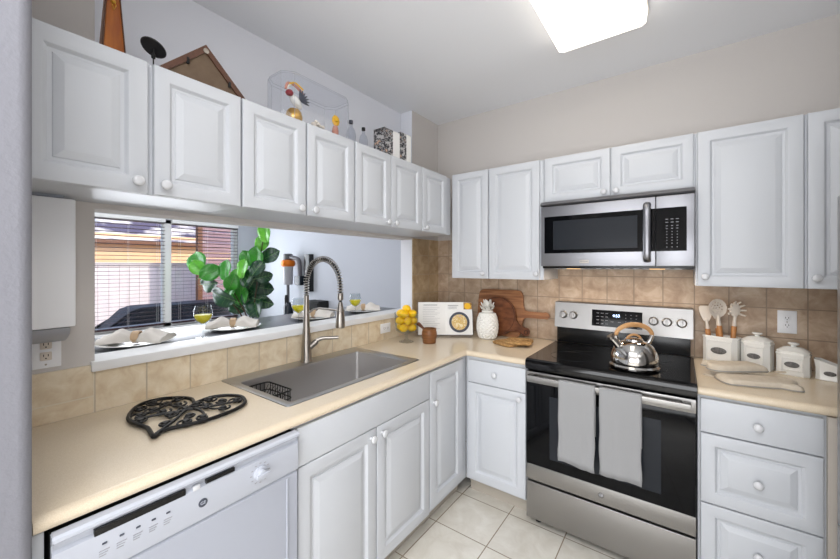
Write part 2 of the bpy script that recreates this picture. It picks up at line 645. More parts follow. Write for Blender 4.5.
# back splashes
def splash(name, bm, m):
    return struct(name, bm, m, smooth=False)
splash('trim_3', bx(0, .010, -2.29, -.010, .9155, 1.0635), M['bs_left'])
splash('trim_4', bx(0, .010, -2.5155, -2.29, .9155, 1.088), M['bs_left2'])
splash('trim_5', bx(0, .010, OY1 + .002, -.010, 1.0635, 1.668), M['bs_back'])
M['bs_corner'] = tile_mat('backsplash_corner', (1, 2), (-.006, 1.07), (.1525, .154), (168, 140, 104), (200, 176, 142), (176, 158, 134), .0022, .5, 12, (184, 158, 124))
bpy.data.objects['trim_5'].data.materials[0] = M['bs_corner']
bm = nb()
box(bm, .0, 1.027, -.010, 0, .9155, 1.356)
box(bm, 1.027, 1.792, -.010, 0, .80, 1.425)
box(bm, 1.792, 2.955, -.010, 0, .9155, 1.356)
box(bm, 0, .33, -.010, 0, 1.356, 1.668)
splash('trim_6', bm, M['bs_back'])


# ---------------------------------------------------------------- outside the window
bm = bx(-16, -3.53, -9, 9, -.35, -.15)
struct('ground', bm, M['ground'], smooth=False)
fence = thing('garden_fence', 'pale garden fence of upright boards seen outside the window', 'fence', (-6.6, 0, -.15))
bm = nb()
y = -4.5
while y < 2.0:
    box(bm, -.012, .012, y, y + .146, 0, 1.62, .003, 1)
    y += .15
obj('board_panel', bm, M['fence'], fence)
bm = nb()
box(bm, -.04, .04, -4.5, 2.1, 1.62, 1.66, .004)
obj('cap_rail', bm, M['fence'], fence)
for yy in (-3.6, -1.8, -.05):
    obj('post', bx(-.10, -.014, yy - .045, yy + .045, 0, 1.62, .004), M['fence'], fence)
gate = thing('board_screen', 'reddish brown slatted screen outside the window right part', 'screen', (-5.4, .6, -.15))
bm = nb()
z = .05
while z < 3.0:
    box(bm, -.01, .01, -.30, 2.2, z, z + .085, .002, 1)
    z += .1
obj('slat_panel', bm, M['redwood'], gate)
for yy in (-.34, 1.0, 2.2):
    obj('post', bx(-.05, .05, yy - .04, yy + .04, 0, 3.05, .004), M['brown_trim'], gate)
cr_ = [n for n in M['shingle'].node_tree.nodes if n.type == 'VALTORGB'][0].color_ramp  # sharpen the painted sun dapples on the roof
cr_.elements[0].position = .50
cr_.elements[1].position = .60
house = thing('neighbour_house', 'orange stucco house with a grey roof with painted sun dapples behind the garden fence', 'house', (-9.5, 0, -.15))
obj('wall', bx(-4, 0, -7, 5, 0, 2.4), M['stucco'], house, smooth=False)
bm = nb()
prism(bm, [(.15, 2.16), (.15, 2.24), (-5.2, 5.2), (-5.2, 5.1)], -7.5, 5.5, 'y')
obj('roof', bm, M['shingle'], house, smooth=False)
obj('gutter', bx(.13, .21, -7.5, 5.5, 2.13, 2.23, .02), M['brown_trim'], house)
obj('window_frame', bx(0, .05, -1.9, -.8, 1.3, 2.1, .01), M['brown_trim'], house)
# covered grill
gr = thing('covered_grill', 'long garden grill under a black cover outside the window', 'grill', (-4.55, -.42, -.15))
bm = nb()
pf = [(-1.02, .0), (-1.0, .62), (-.93, .66), (-.62, .98), (-.50, 1.02), (.72, 1.03), (.80, 1.0), (.86, .80), (.87, 0)]
prism(bm, pf, -.30, .30, 'x', .05)
obj('cover', bm, M['fabric_black'], gr)
# tree that dapples the neighbour's roof
tr = thing('broadleaf_tree', 'tree with a loose crown standing beyond the fence', 'tree', (-7.9, -3.4, -.15))
bm = tube(nb(), [(0, 0, 0), (.1, .1, 2.2), (.2, .6, 4.0), (.3, 1.6, 5.2)], [.16, .13, .10, .05], 10)
obj('trunk', bm, M['bark'], tr)
bm = nb()
rnd = random.Random(5)
for k in range(520):
    while True:
        p = Vector((rnd.uniform(-1, 1), rnd.uniform(-1, 1), rnd.uniform(-1, 1)))
        if p.length < 1:
            break
    c = Vector((.75 + p.x * 1.25, 1.8 + p.y * 3.4, 6.3 + p.z * .8))
    q = Euler((rnd.uniform(0, 6), rnd.uniform(0, 6), rnd.uniform(0, 6))).to_matrix()
    s = rnd.uniform(.10, .22)
    vs = [bm.verts.new(c + q @ Vector(v) * s) for v in ((-1, 0, 0), (-.3, -.5, .06), (1, 0, 0), (-.3, .5, .06))]
    bm.faces.new(vs)
obj('foliage', bm, M['tree'], tr, smooth=False)

# blinds: two, one per sash
def blind(y0, y1, label):
    t = thing('window_blind', label, 'blind', (-3.385, (y0 + y1) / 2, WZ0 + .03), 0, 'wooden blinds on the dining window')
    hw = (y1 - y0) / 2
    top = WZ1 - WZ0 - .07
    obj('head_rail', bx(-.025, .03, -hw, hw, top, top + .05, .004), M['white_paint'], t)
    z = .035
    k = 0
    bm = nb()
    while z < top - .01:
        # slightly tilted slat
        mx = Matrix.Translation((0, 0, z)) @ Matrix.Rotation(R_(-4), 4, 'Y')
        b2 = bx(-.024, .024, -hw + .005, hw - .005, -.0012, .0012)
        b2.transform(mx)
        me = bpy.data.meshes.new('tmp')
        b2.to_mesh(me)
        b2.free()
        bm.from_mesh(me)
        bpy.data.meshes.remove(me)
        z += .0445
        k += 1
    obj('slats', bm, M['slat'], t, smooth=False)
    obj('bottom_rail', bx(-.024, .024, -hw + .005, hw - .005, 0, .018, .003), M['slat'], t)
    bm = nb()
    for yy in (-hw * .78, 0, hw * .78):
        tube(bm, [(.027, yy, .01), (.027, yy, top)], .0012, 5)
        tube(bm, [(-.027, yy, .01), (-.027, yy, top)], .0012, 5)
    obj('ladder_cord', bm, M['cord'], t)
    return t
blind(WY0 + .03, -.945, 'dark wooden window blind, the wider one nearer the wall box')
blind(-.875, WY1 - .01, 'dark wooden window blind behind the leafy plant')


# ---------------------------------------------------------------- cabinets
def door_bm(w, h, th=.019, frame=.052, flat=False):
    """raised panel door; local x 0..w, z 0..h, back at y=0, front at y=-th"""
    bm = nb()
    if flat:
        return box(bm, 0, w, -th, 0, 0, h, .0035, 2)
    rings = [(0, 0), (0, th - .004), (.0015, th - .001), (.004, th), (frame - .004, th), (frame, th - .0015), (frame + .008, th - .0115), (frame + .013, th - .012),
             (frame + .018, th - .012), (frame + .020, th - .009), (frame + .040, th - .0015), (frame + .043, th - .0005)]
    mxi = min(w, h) / 2 - .004
    vr = []
    for i, d in rings:
        i = min(i, mxi)
        vr.append([bm.verts.new(p) for p in ((i, -d, i), (w - i, -d, i), (w - i, -d, h - i), (i, -d, h - i))])
    for a, b in zip(vr, vr[1:]):
        for k in range(4):
            bm.faces.new((a[k], a[(k + 1) % 4], b[(k + 1) % 4], b[k]))
    bm.faces.new(vr[0])
    bm.faces.new(vr[-1])
    return bm


KN = bpy.data.meshes.new('knob')
_b = lathe(nb(), [(.0, -.001), (.0075, -.001), (.0075, .002), (.0062, .006), (.0068, .011), (.0125, .015), (.0165, .020), (.0165, .024), (.013, .0275), (.006, .0293), (0, .0295)], 20, mx=Matrix.Rotation(R_(90), 4, 'X'))
bmesh.ops.recalc_face_normals(_b, faces=_b.faces)
_b.to_mesh(KN)
_b.free()
KN.materials.append(M['knob'])
KN.shade_smooth()


def knob(parent, x, z, y=-.019):
    o = bpy.data.objects.new('knob', KN)
    COL.objects.link(o)
    o.parent = parent
    o.location = (x, y, z)
    return o


def door(parent, x, z, w, h, kx=None, kz=None, name='door', flat=False, frame=.052, gap=.0015):
    d = obj(name, door_bm(w - 2 * gap, h, frame=frame, flat=flat), M['cab'], parent, loc=(x + gap, -.001, z), angle=22)
    if kx is not None:
        knob(d, kx - x - gap, kz - z, -.0185)
    return d


def cabinet(name, label, loc, rotz, w, depth, z0, z1, group=None, toe=False, x_extra=0):
    t = thing(name, label, 'cabinet', loc, rotz, group)
    bm = nb()
    box(bm, 0, w, 0, depth, z0, z1, .001, 1)
    obj('body', bm, M['cab'], t)
    if toe:
        obj('toe_kick', bx(0, w, .06, .075, 0.0, z0 - .0005), M['toe'], t, smooth=False)
    return t


# upper cabinets over the pass-through (face frame at x=.330, doors out to .35)
LZ0, LZ1 = 1.678, 2.105
G1 = 'white wall cabinets over the pass-through'
FX = .331
c = cabinet('wall_cabinet', 'white two-door wall cabinet nearest the left edge, above the wall box', (FX, -2.514, 0), R_(90), .588, FX - .002, LZ0, LZ1, G1)
door(c, .0, LZ0 + .001, .287, LZ1 - LZ0 - .002, .287 - .032, 1.713, frame=.05)
door(c, .300, LZ0 + .001, .287, LZ1 - LZ0 - .002, .300 + .030, 1.713, frame=.045)
c = cabinet('wall_cabinet', 'white two-door wall cabinet over the sink, under the clear display case', (FX, -1.925, 0), R_(90), .600, FX - .002, LZ0, LZ1, G1)
door(c, .003, LZ0 + .001, .294, LZ1 - LZ0 - .002, .262, 1.706, frame=.045)
door(c, .303, LZ0 + .001, .294, LZ1 - LZ0 - .002, .336, 1.706, frame=.045)
c = cabinet('wall_cabinet', 'white two-door wall cabinet under the small bottles and floral boxes', (FX, -1.324, 0), R_(90), .604, FX - .002, LZ0, LZ1, G1)
door(c, .003, LZ0 + .001, .285, LZ1 - LZ0 - .002, .250, 1.704, frame=.045)
door(c, .291, LZ0 + .001, .311, LZ1 - LZ0 - .002, .320, 1.704, frame=.045)
c = cabinet('wall_cabinet', 'white single-door wall cabinet filling the corner end over the pass-through', (FX, -.719, 0), R_(90), .387, FX - .002, LZ0, LZ1, G1)
door(c, .003, LZ0 + .001, .300, LZ1 - LZ0 - .002, .030, 1.702, frame=.045)

# upper cabinets on the back wall
BZ0, BZ1, BY = 1.358, 2.125, -.331
G2 = 'white wall cabinets on the back wall'
c = cabinet('wall_cabinet', 'tall narrow white wall cabinet in the room corner', (.345, BY, 0), 0, .306, .329, BZ0, BZ1, G2)
door(c, .012, BZ0, .290, BZ1 - BZ0 - .001, .268, 1.396, frame=.045)
c = cabinet('wall_cabinet', 'tall white wall cabinet touching the microwave on its left', (.652, BY, 0), 0, .374, .329, BZ0, BZ1, G2)
door(c, .003, BZ0, .350, BZ1 - BZ0 - .001, .335, 1.396, frame=.048)
c = cabinet('wall_cabinet', 'short white two-door wall cabinet above the microwave', (1.028, BY, 0), 0, .764, .329, 1.848, BZ1, G2)
door(c, .008, 1.849, .371, BZ1 - 1.850, .348, 1.872, frame=.045)
door(c, .384, 1.849, .374, BZ1 - 1.850, .410, 1.872, frame=.045)
c = cabinet('wall_cabinet', 'tall wide white wall cabinet above the utensil crock and outlet', (1.793, BY, 0), 0, .386, .329, BZ0 - .012, BZ1, G2)
door(c, .006, BZ0 - .012, .378, BZ1 - BZ0 + .011, .038, 1.394, frame=.05)
c = cabinet('wall_cabinet', 'white wall cabinet at the far right, beside the refrigerator', (2.180, BY, 0), 0, .77, .329, BZ0 - .012, BZ1, G2)
door(c, .006, BZ0 - .012, .40, BZ1 - BZ0 + .011, .032, 1.394, frame=.05)
# base cabinets on the left run: face x=.625, door front .645
CT = .8775
BX = .625
G3 = 'white base cabinets'
c = cabinet('sink_cabinet', 'white sink base cabinet with two raised-panel doors and plain false front', (BX, -1.882, 0), R_(90), .822, .60, .10, .70, G3, True)
b2 = nb()
box(b2, 0, .822, 0, .018, .7005, CT, .001, 1)
obj('face_rail', b2, M['cab'], c)
obj('false_front', door_bm(.816, .137, flat=True), M['cab'], c, loc=(.003, -.001, .736))
door(c, .003, .115, .402, .617, .370, .697)
door(c, .409, .115, .410, .617, .440, .697)
c = cabinet('corner_cabinet', 'white corner base cabinet with one narrow full-height door', (BX, -1.058, 0), R_(90), .430, .60, .10, CT, G3, True)
door(c, .003, .13, .355, .742, .034, .703, frame=.06)
# back run
c = cabinet('base_cabinet', 'white base cabinet with one drawer and one door left of the stove', (.627, -.625, 0), 0, .398, .60, .10, CT, G3, True)
door(c, .020, .722, .374, .138, .207, .793, name='drawer', flat=True)
door(c, .020, .115, .374, .603, .357, .683)
c = cabinet('drawer_cabinet', 'white base cabinet with a stack of drawers right of the stove', (1.793, -.625, 0), 0, .412, .60, .10, CT, G3, True)
door(c, .008, .722, .372, .145, .194, .790, name='drawer', flat=True)
door(c, .008, .416, .372, .300, .194, .557, name='drawer', frame=.05)
door(c, .008, .115, .372, .296, .194, .261, name='drawer', frame=.05)
c = cabinet('corner_cabinet', 'white blind corner base cabinet at the right edge of the picture', (2.206, -.625, 0), 0, .745, .60, .10, CT, G3, True)
door(c, .02, .115, .40, .75, .06, .70)
# filler left of the dishwasher
struct('trim_7', bx(.03, .63, -2.5155, -2.497, .0, CT, .001, 1), M['cab'])


struct('trim_8', bx(2.181, 2.2055, -.6445, -.6255, .10, CT, .001, 1), M['toe_face'])
# ---------------------------------------------------------------- counter tops
NOSE = [(-.012, .9149), (0, .9148), (.009, .9135), (.016, .910), (.0205, .9045), (.0225, .897), (.0215, .892), (.017, .8855), (.008, .8815), (0, .8795), (-.012, .879)]


def nose(bm, path):
    """sweep the rounded front along a polyline of (x,y); normal points to the right of travel"""
    n = len(path)
    rings = []
    for i in range(n):
        p = Vector(path[i])
        ds = []
        if i > 0:
            ds.append((Vector(path[i]) - Vector(path[i - 1])).normalized())
        if i < n - 1:
            ds.append((Vector(path[i + 1]) - Vector(path[i])).normalized())
        nr = [Vector((d.y, -d.x)) for d in ds]
        m_ = sum(nr, Vector((0, 0))).normalized()
        sc = 1 / max(.3, m_.dot(nr[0]))
        rings.append([bm.verts.new((p.x + m_.x * o_ * sc, p.y + m_.y * o_ * sc, z)) for o_, z in NOSE])
    for a, b in zip(rings, rings[1:]):
        for k in range(len(NOSE) - 1):
            bm.faces.new((a[k], a[k + 1], b[k + 1], b[k]))
    for rg in (rings[0], rings[-1]):
        bm.faces.new(rg)


SX0, SX1, SY0, SY1 = .02, .532, -1.844, -1.015      # cut-out for the sink
E_ = .636
EL = .627
bm = nb()
T0, T1 = .879, .915
box(bm, .0105, EL, -2.5155, SY0, T0, T1)
box(bm, .0105, SX0, SY0, SY1, T0, T1)
box(bm, SX1, EL, SY0, SY1, T0, T1)
box(bm, .0105, EL, SY1, -.0105, T0, T1)
box(bm, EL, 1.0265, -E_, -.0105, T0, T1)
# fillet in the inner corner
fil = [(EL, -E_ - .03), (EL + .004, -E_ - .014), (EL + .014, -E_ - .004), (EL + .03, -E_)]
prism(bm, [(EL, -E_)] + fil, T0, T1)
path = [(EL, -2.5155), (EL, -E_ - .03), fil[1], fil[2], fil[3], (1.0265, -E_)]
nose(bm, path)
ct = obj('countertop', bm, M['counter'], angle=30)
tag(ct, 'beige L-shaped countertop running under the pass-through to the stove', 'countertop')
bm = nb()
box(bm, 1.7925, 2.955, -E_, -.0105, T0, T1)
nose(bm, [(1.7925, -E_), (2.955, -E_)])
tag(obj('countertop', bm, M['counter'], angle=30), 'short beige countertop right of the stove under the canisters', 'countertop')

# ---------------------------------------------------------------- sink
sk = thing('kitchen_sink', 'large stainless steel drop-in sink with one deep bowl', 'sink', (0, 0, 0))
ox0, ox1, oy0, oy1 = .013, .540, -1.851, -1.007
ix0, ix1, iy0, iy1 = .108, .500, -1.812, -1.078
def rrect(x0, x1, y0, y1, r, seg=6):
    pts = []
    for cx_, cy_, a0 in ((x1 - r, y1 - r, 0), (x0 + r, y1 - r, 90), (x0 + r, y0 + r, 180), (x1 - r, y0 + r, 270)):
        for k in range(seg + 1):
            a = R_(a0 + 90 * k / seg)
            pts.append((cx_ + r * math.cos(a), cy_ + r * math.sin(a)))
    return pts
bm = nb()
rings = [(rrect(ox0, ox1, oy0, oy1, .012), .9155), (rrect(ox0 + .001, ox1 - .001, oy0 + .001, oy1 - .001, .012), .9185), (rrect(ox0 + .006, ox1 - .006, oy0 + .006, oy1 - .006, .012), .9192),
         (rrect(ix0 - .006, ix1 + .006, iy0 - .006, iy1 + .006, .018), .9178), (rrect(ix0, ix1, iy0, iy1, .016), .915)]
vr = [[bm.verts.new((x, y, z)) for x, y in pts] for pts, z in rings]
n = len(vr[0])
for a, b in zip(vr, vr[1:]):
    for k in range(n):
        bm.faces.new((a[k], a[(k + 1) % n], b[(k + 1) % n], b[k]))
obj('rim', bm, M['steel_v'], sk, angle=40)
bm = nb()
rings = [(rrect(ix0, ix1, iy0, iy1, .016), .9152), (rrect(ix0 + .002, ix1 - .002, iy0 + .002, iy1 - .002, .016), .905), (rrect(ix0 + .008, ix1 - .008, iy0 + .008, iy1 - .008, .018), .735),
         (rrect(ix0 + .014, ix1 - .014, iy0 + .014, iy1 - .014, .02), .722), (rrect(ix0 + .035, ix1 - .035, iy0 + .035, iy1 - .035, .03), .716)]
vr = [[bm.verts.new((x, y, z)) for x, y in pts] for pts, z in rings]
for a, b in zip(vr, vr[1:]):
    for k in range(n):
        bm.faces.new((a[k], a[(k + 1) % n], b[(k + 1) % n], b[k]))
bm.faces.new(vr[-1])
obj('bowl', bm, M['steel_dark'], sk, angle=50)
obj('drain', lathe(nb(), [(0, 0), (.045, 0), (.045, .003), (.036, .004), (.030, .001), (0, .001)], 28, (.30, -1.44, .7165)), M['chrome'], sk)

# faucet
fc = thing('kitchen_faucet', 'brushed nickel spring-neck kitchen faucet behind the sink', 'faucet', (.058, -1.414, .9185))
obj('body', lathe(nb(), [(0, 0), (.033, 0), (.033, .006), (.029, .012), (.025, .10), (.019, .19), (.0145, .30), (.0135, .365), (0, .365)], 28), M['nickel'], fc)
rr = .139
AR = []
for k in range(8):
    AR.append(Vector((0, 0, .365 + (.427 - .365) * k / 8)))
for k in range(0, 25):
    a = PI - PI * k / 24
    AR.append(Vector((rr + rr * math.cos(a), 0, .427 + rr * math.sin(a))))
for k in range(1, 5):
    AR.append(Vector((2 * rr, 0, .427 - .012 * k)))
obj('hose', tube(nb(), [tuple(p) for p in AR] + [(2 * rr, 0, .34)], .0065, 10), M['black_matt'], fc)
# spring: helix round the arc
def along(P_, t):
    L_ = [0]
    for a, b in zip(P_, P_[1:]):
        L_.append(L_[-1] + (b - a).length)
    s = t * L_[-1]
    for i in range(len(P_) - 1):
        if L_[i + 1] >= s:
            f = (s - L_[i]) / (L_[i + 1] - L_[i])
            return P_[i].lerp(P_[i + 1], f), (P_[i + 1] - P_[i]).normalized()
    return P_[-1], (P_[-1] - P_[-2]).normalized()
turns = 38
hp = []
for k in range(turns * 10 + 1):
    p, d = along(AR, k / (turns * 10))
    u = Vector((0, 1, 0))
    v = d.cross(u).normalized()
    a = 2 * PI * k / 10
    hp.append(p + (u * math.cos(a) + v * math.sin(a)) * .0145)
obj('spring', tube(nb(), hp, .0021, 6), M['nickel'], fc)
obj('collar', lathe(nb(), [(0, 0), (.013, 0), (.015, .006), (.015, .03), (.012, .036), (0, .036)], 20, (2 * rr, 0, .355)), M['nickel'], fc)
obj('spray_head', lathe(nb(), [(0, 0), (.022, 0), (.0235, .006), (.0225, .045), (.016, .10), (.010, .13), (0, .13)], 24, (2 * rr, 0, .215)), M['nickel'], fc)
bm = tube(nb(), [(.005, 0, .262), (.03, 0, .275), (.06, 0, .292), (.11, 0, .302), (2 * rr - .02, 0, .302)], .0052, 10)
for k in range(1):
    tube(bm, [(2 * rr + .019 * math.cos(a_), .019 * math.sin(a_), .302) for a_ in [R_(x) for x in range(0, 360, 20)]], .004, 8, closed=True)
obj('holder_arm', bm, M['nickel'], fc)
bm = lathe(nb(), [(0, 0), (.017, 0), (.0165, .045), (.014, .055), (0, .056)], 20, (.008, .012, .075), Matrix.Rotation(R_(38), 4, 'Y') @ Matrix.Rotation(R_(-35), 4, 'X'))
obj('valve', bm, M['nickel'], fc)
bm = tube(nb(), smooth_poly([(.030, .045, .112), (.05, .07, .123), (.08, .10, .124), (.115, .13, .126)], 4, False), [.0115, .0112, .011, .0105, .010, .0098, .0096, .0094, .0092, .009, .009, .009, .0088], 12)
obj('lever', bm, M['nickel'], fc)

# wire basket in the sink
wb = thing('wire_basket', 'dark wire basket standing in the near end of the sink', 'basket', (.215, -1.735, .7165))
bm = nb()
for z in (.0045, .035, .065, .10, .135, .17):
    tube(bm, [(x, y, z) for x, y in rrect(-.10, .10, -.06, .06, .02, 4)], .0024 if z < .16 else .0034, 6, closed=True)
for k in range(9):
    x = -.08 + .02 * k
    for y in (-.06, .06):
        tube(bm, [(x, y, .0045), (x, y, .17)], .0019, 6)
for k in range(5):
    y = -.04 + .02 * k
    for x in (-.10, .10):
        tube(bm, [(x, y, .0045), (x, y, .17)], .0019, 6)
for k in range(6):
    tube(bm, [(-.1, -.05 + .02 * k, .0045), (.1, -.05 + .02 * k, .0045)], .0016, 6)
for k in range(7):
    tube(bm, [(-.085 + .02 * k, -.055, .02), (-.06 + .022 * k, 0, .10 + .012 * (k % 3)), (-.09 + .025 * k, .055, .16)], .0016, 6)
obj('wire_frame', bm, M['black_matt'], wb)

# ---------------------------------------------------------------- dishwasher
dw = thing('dishwasher', 'white built-in dishwasher under the left end of the countertop', 'dishwasher', (.640, -2.493, 0), R_(90))
# local: x along +y world, -y local = out (+x world)
DWW = .606
obj('body', bx(.004, DWW - .004, 0, .58, .02, .868), M['black_matt'], dw, smooth=False)
bm = nb()
prism(bm, [(-.002, .10), (-.020, .10), (-.020, .735), (-.012, .742), (-.002, .742)], .006, DWW - .006, 'x')
for x in (.045, DWW - .045):
    box(bm, x - .004, x + .004, -.024, -.019, .11, .73, .002, 1)
obj('door', bm, M['dish_panel'], dw)
bm = nb()
prism(bm, [(-.002, .744), (-.020, .744), (-.024, .752), (-.024, .836), (-.016, .841), (-.016, .855), (-.026, .858), (-.031, .863), (-.031, .870), (-.025, .875), (-.002, .875)], .003, DWW - .003, 'x', .002)
cp = obj('control_panel', bm, M['dish_white'], dw, angle=28)
bm = nb()
box(bm, .07, .255, -.0245, -.015, .834, .8505, .001, 1)
box(bm, .305, .385, -.0245, -.015, .839, .8505, .001, 1)
obj('handle_slot', bm, M['black'], dw)
obj('latch', bx(.271, .289, -.029, -.020, .836, .849, .003), M['knob'], dw)
dk = obj('dial', lathe(nb(), [(0, 0), (.021, 0), (.021, .006), (.014, .009), (.013, .020), (0, .021)], 26, (.464, -.024, .797), Matrix.Rotation(R_(90), 4, 'X')), M['dish_white'], dw)
obj('pointer', bx(.442, .486, -.048, -.042, .792, .802, .002), M['dish_white'], dk)
bm = nb()
for k in range(12):
    a = R_(k * 30)
    cxk, czk = .464 + .030 * math.cos(a), .797 + .030 * math.sin(a)
    box(bm, cxk - .003, cxk + .003, -.0250, -.0235, czk - .001, czk + .001)
obj('dial_mark', bm, M['grey_print'], dw, smooth=False)
for k in range(5):
    x = .088 + k * .0315
    obj('button', bx(x - .0045, x + .0045, -.0262, -.0235, .809, .8135, .0008, 1), M['mark'], dw)
bm = nb()
for k in range(5):
    x = .088 + k * .0315
    for j in range(3):
        box(bm, x - .010, x + .009 - .003 * j, -.0248, -.0235, .795 - j * .0055, .7965 - j * .0055)
obj('button_caption', bm, M['grey_print'], dw, smooth=False)
bd = obj('badge', lathe(nb(), [(0, 0), (.0115, 0), (.0115, .0012), (.0095, .0018), (0, .0018)], 24, (.297, -.0240, .792), Matrix.Rotation(R_(90), 4, 'X')), M['mark'], dw)
text_obj('badge_letters', 'GE', .012, M['dish_white'], bd, (.297, -.0262, .792), (PI / 2, 0, 0), .0004)

# ---------------------------------------------------------------- range
RX = 1.0295
rg = thing('kitchen_range', 'freestanding stainless and black electric range with two hanging towels', 'stove', (RX, -.0, 0))
RW = .7605
obj('body', bx(.004, RW - .004, -.63, -.02, .035, .895), M['black'], rg, smooth=False)
for x, y in ((.05, -.60), (RW - .05, -.60), (.05, -.08), (RW - .05, -.08)):
    obj('foot', lathe(nb(), [(0, 0), (.018, 0), (.018, .034), (0, .034)], 14, (x, y, 0)), M['black_matt'], rg)
bm = nb()
prism(bm, [(-.662, .868), (-.680, .876), (-.684, .905), (-.678, .925), (-.664, .932), (-.64, .929), (-.09, .929), (-.085, .915), (-.085, .896), (-.63, .896), (-.655, .868)], 0, RW, 'x', .003)
ck = obj('cooktop', bm, M['cooktop'], rg, angle=30)
for (x, y, r) in ((.20, -.47, .115), (.56, -.47, .09), (.20, -.22, .09), (.56, -.22, .115), (.38, -.2, .06)):
    bm = nb()
    tube(bm, [(x + r * math.cos(a_), y + r * math.sin(a_), .9292) for a_ in [R_(q) for q in range(0, 360, 10)]], .0008, 4, closed=True)
    obj('burner_ring', bm, M['window_mesh'], ck)
# back guard
obj('back_panel', bx(.012, RW - .012, -.085, -.02, .929, 1.04, .003), M['black'], rg)
bm = nb()
prism(bm, [(-.105, 1.032), (-.085, 1.198), (-.080, 1.203), (-.022, 1.203), (-.022, 1.032)], .0, RW, 'x', .003)
bgd = obj('control_panel', bm, M['steel'], rg, angle=30)
tilt = math.atan2(.020, .166)
def onpanel(z):       # y of the slanted control face
    return -.105 + (z - 1.032) * .020 / .166
bm = bx(.235, .515, -.0015, .001, -.052, .052, .001, 1)
dsp = obj('display', bm, M['black_glass'], bgd, loc=(0, onpanel(1.112) - .001, 1.112), rot=(-tilt, 0, 0))
text_obj('clock_digits', '4:53', .024, M['led'], dsp, (.375, -.0022, .020), (PI / 2, 0, 0), .0003)
bm = nb()
for i in range(3):
    for j in range(4):
        box(bm, .262 + i * .026, .277 + i * .026, -.0022, -.001, .030 - j * .022, .0325 - j * .022)
for i in range(3):
    for j in range(3):
        box(bm, .425 + i * .028, .430 + i * .028, -.0022, -.001, .028 - j * .020, .031 - j * .020)
for i in range(2):
    box(bm, .345 + i * .04, .360 + i * .04, -.0022, -.001, -.020, -.0175)
obj('keypad_print', bm, M['grey_print'], dsp, smooth=False)
for x in (.058, .122, .572, .638, .708):
    z = 1.117
    yk = onpanel(z)
    k = obj('control_knob', lathe(nb(), [(0, 0), (.026, 0), (.026, .004), (.0215, .007), (.020, .026), (.018, .029), (0, .0295)], 26, (0, 0, 0), Matrix.Rotation(R_(90), 4, 'X')), M['steel'], rg, loc=(x, yk, z), rot=(-tilt, 0, 0))
    obj('grip', bx(-.0045, .0045, -.040, -.028, -.019, .019, .002), M['steel'], k)
bm = nb()
for x in (.058, .122, .572, .638, .708):
    for k in range(7):
        a = R_(-30 + k * 40)
        px_, pz_ = x + .031 * math.cos(a), 1.117 + .031 * math.sin(a)
        yk = onpanel(pz_)
        box(bm, px_ - .002, px_ + .002, yk - .0008, yk + .001, pz_ - .0008, pz_ + .0008)
obj('dial_print', bm, M['mark'], bgd, smooth=False)
# oven door
od = obj('oven_door', bx(.003, RW - .003, -.668, -.632, .262, .862, .003), M['black_glass'], rg)
obj('door_window', bx(.13, RW - .13, -.6695, -.667, .40, .74, .001, 1), M['window_mesh'], od)
obj('top_trim', bx(.003, RW - .003, -.672, -.630, .800, .861, .003), M['steel'], od)
lb = obj('bottom_trim', bx(.003, RW - .003, -.672, -.630, .262, .347, .003), M['steel'], od)
bd = obj('badge', lathe(nb(), [(0, 0), (.0145, 0), (.0145, .001), (.012, .002), (0, .002)], 26, (.382, -.672, .305), Matrix.Rotation(R_(90), 4, 'X')), M['badge_grey'], od)
text_obj('badge_letters', 'GE', .015, M['grey_rim'], bd, (.382, -.6743, .305), (PI / 2, 0, 0), .0004)
bm = nb()
box(bm, .02, RW - .02, -.722, -.708, .826, .852, .005, 3)
for x in (.02, RW - .052):
    box(bm, x, x + .032, -.712, -.671, .828, .850, .003)
obj('handle', bm, M['steel'], od)
obj('storage_drawer', bx(.003, RW - .003, -.668, -.632, .045, .248, .003), M['steel'], rg)

# towels over the handle
def towel(x0, x1, zb, zb2, label, seed):
    rnd = random.Random(seed)
    bm = nb()
    nx, prof = 14, []
    # path: back side up, over the bar, down the front
    prof = [(-.698, .60), (-.700, .70), (-.701, .80), (-.702, .838)]
    for k in range(7):
        a = PI * k / 6
        prof.append((-.715 + .0125 * math.cos(a), .850 + .0065 * math.sin(a)))
    for k in range(1, 15):
        prof.append((-.7285 - .0015 * math.sin(k * .5), .850 - (.850 - zb) * k / 14))
    grid = []
    for j, (y, z) in enumerate(prof):
        row = []
        f = max(0, (j - 10) / 14)
        for i in range(nx + 1):
            u = i / nx
            x = x0 + (x1 - x0) * u
            dy = f * .004 * math.sin(u * 7 + seed) + f * .003 * math.sin(u * 13 + 2 * seed)
            dz = (f * (zb2 - zb) * u) + f * .004 * math.sin(u * 5 + seed)
            if j < 10:
                dy = 0
                dz = 0
            row.append(bm.verts.new((x + f * .003 * math.sin(j + seed), y - abs(dy), z + dz)))
        grid.append(row)
    for a, b in zip(grid, grid[1:]):
        for i in range(nx):
            bm.faces.new((a[i], a[i + 1], b[i + 1], b[i]))
    bmesh.ops.recalc_face_normals(bm, faces=bm.faces)
    o = obj('dish_towel', bm, M['towel'], angle=60)
    md = o.modifiers.new('thick', 'SOLIDIFY')
    md.thickness = .0035
    md.offset = 0
    return tag(o, label, 'towel', 'towels on the oven handle')
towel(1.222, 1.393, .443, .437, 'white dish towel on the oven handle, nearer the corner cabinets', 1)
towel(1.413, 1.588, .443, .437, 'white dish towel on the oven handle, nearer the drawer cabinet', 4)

# kettle
KX, KY = 1.538, -.510
kt = thing('tea_kettle', 'polished steel whistling kettle with a wooden arched handle on the cooktop', 'kettle', (KX, KY, .930), R_(216))
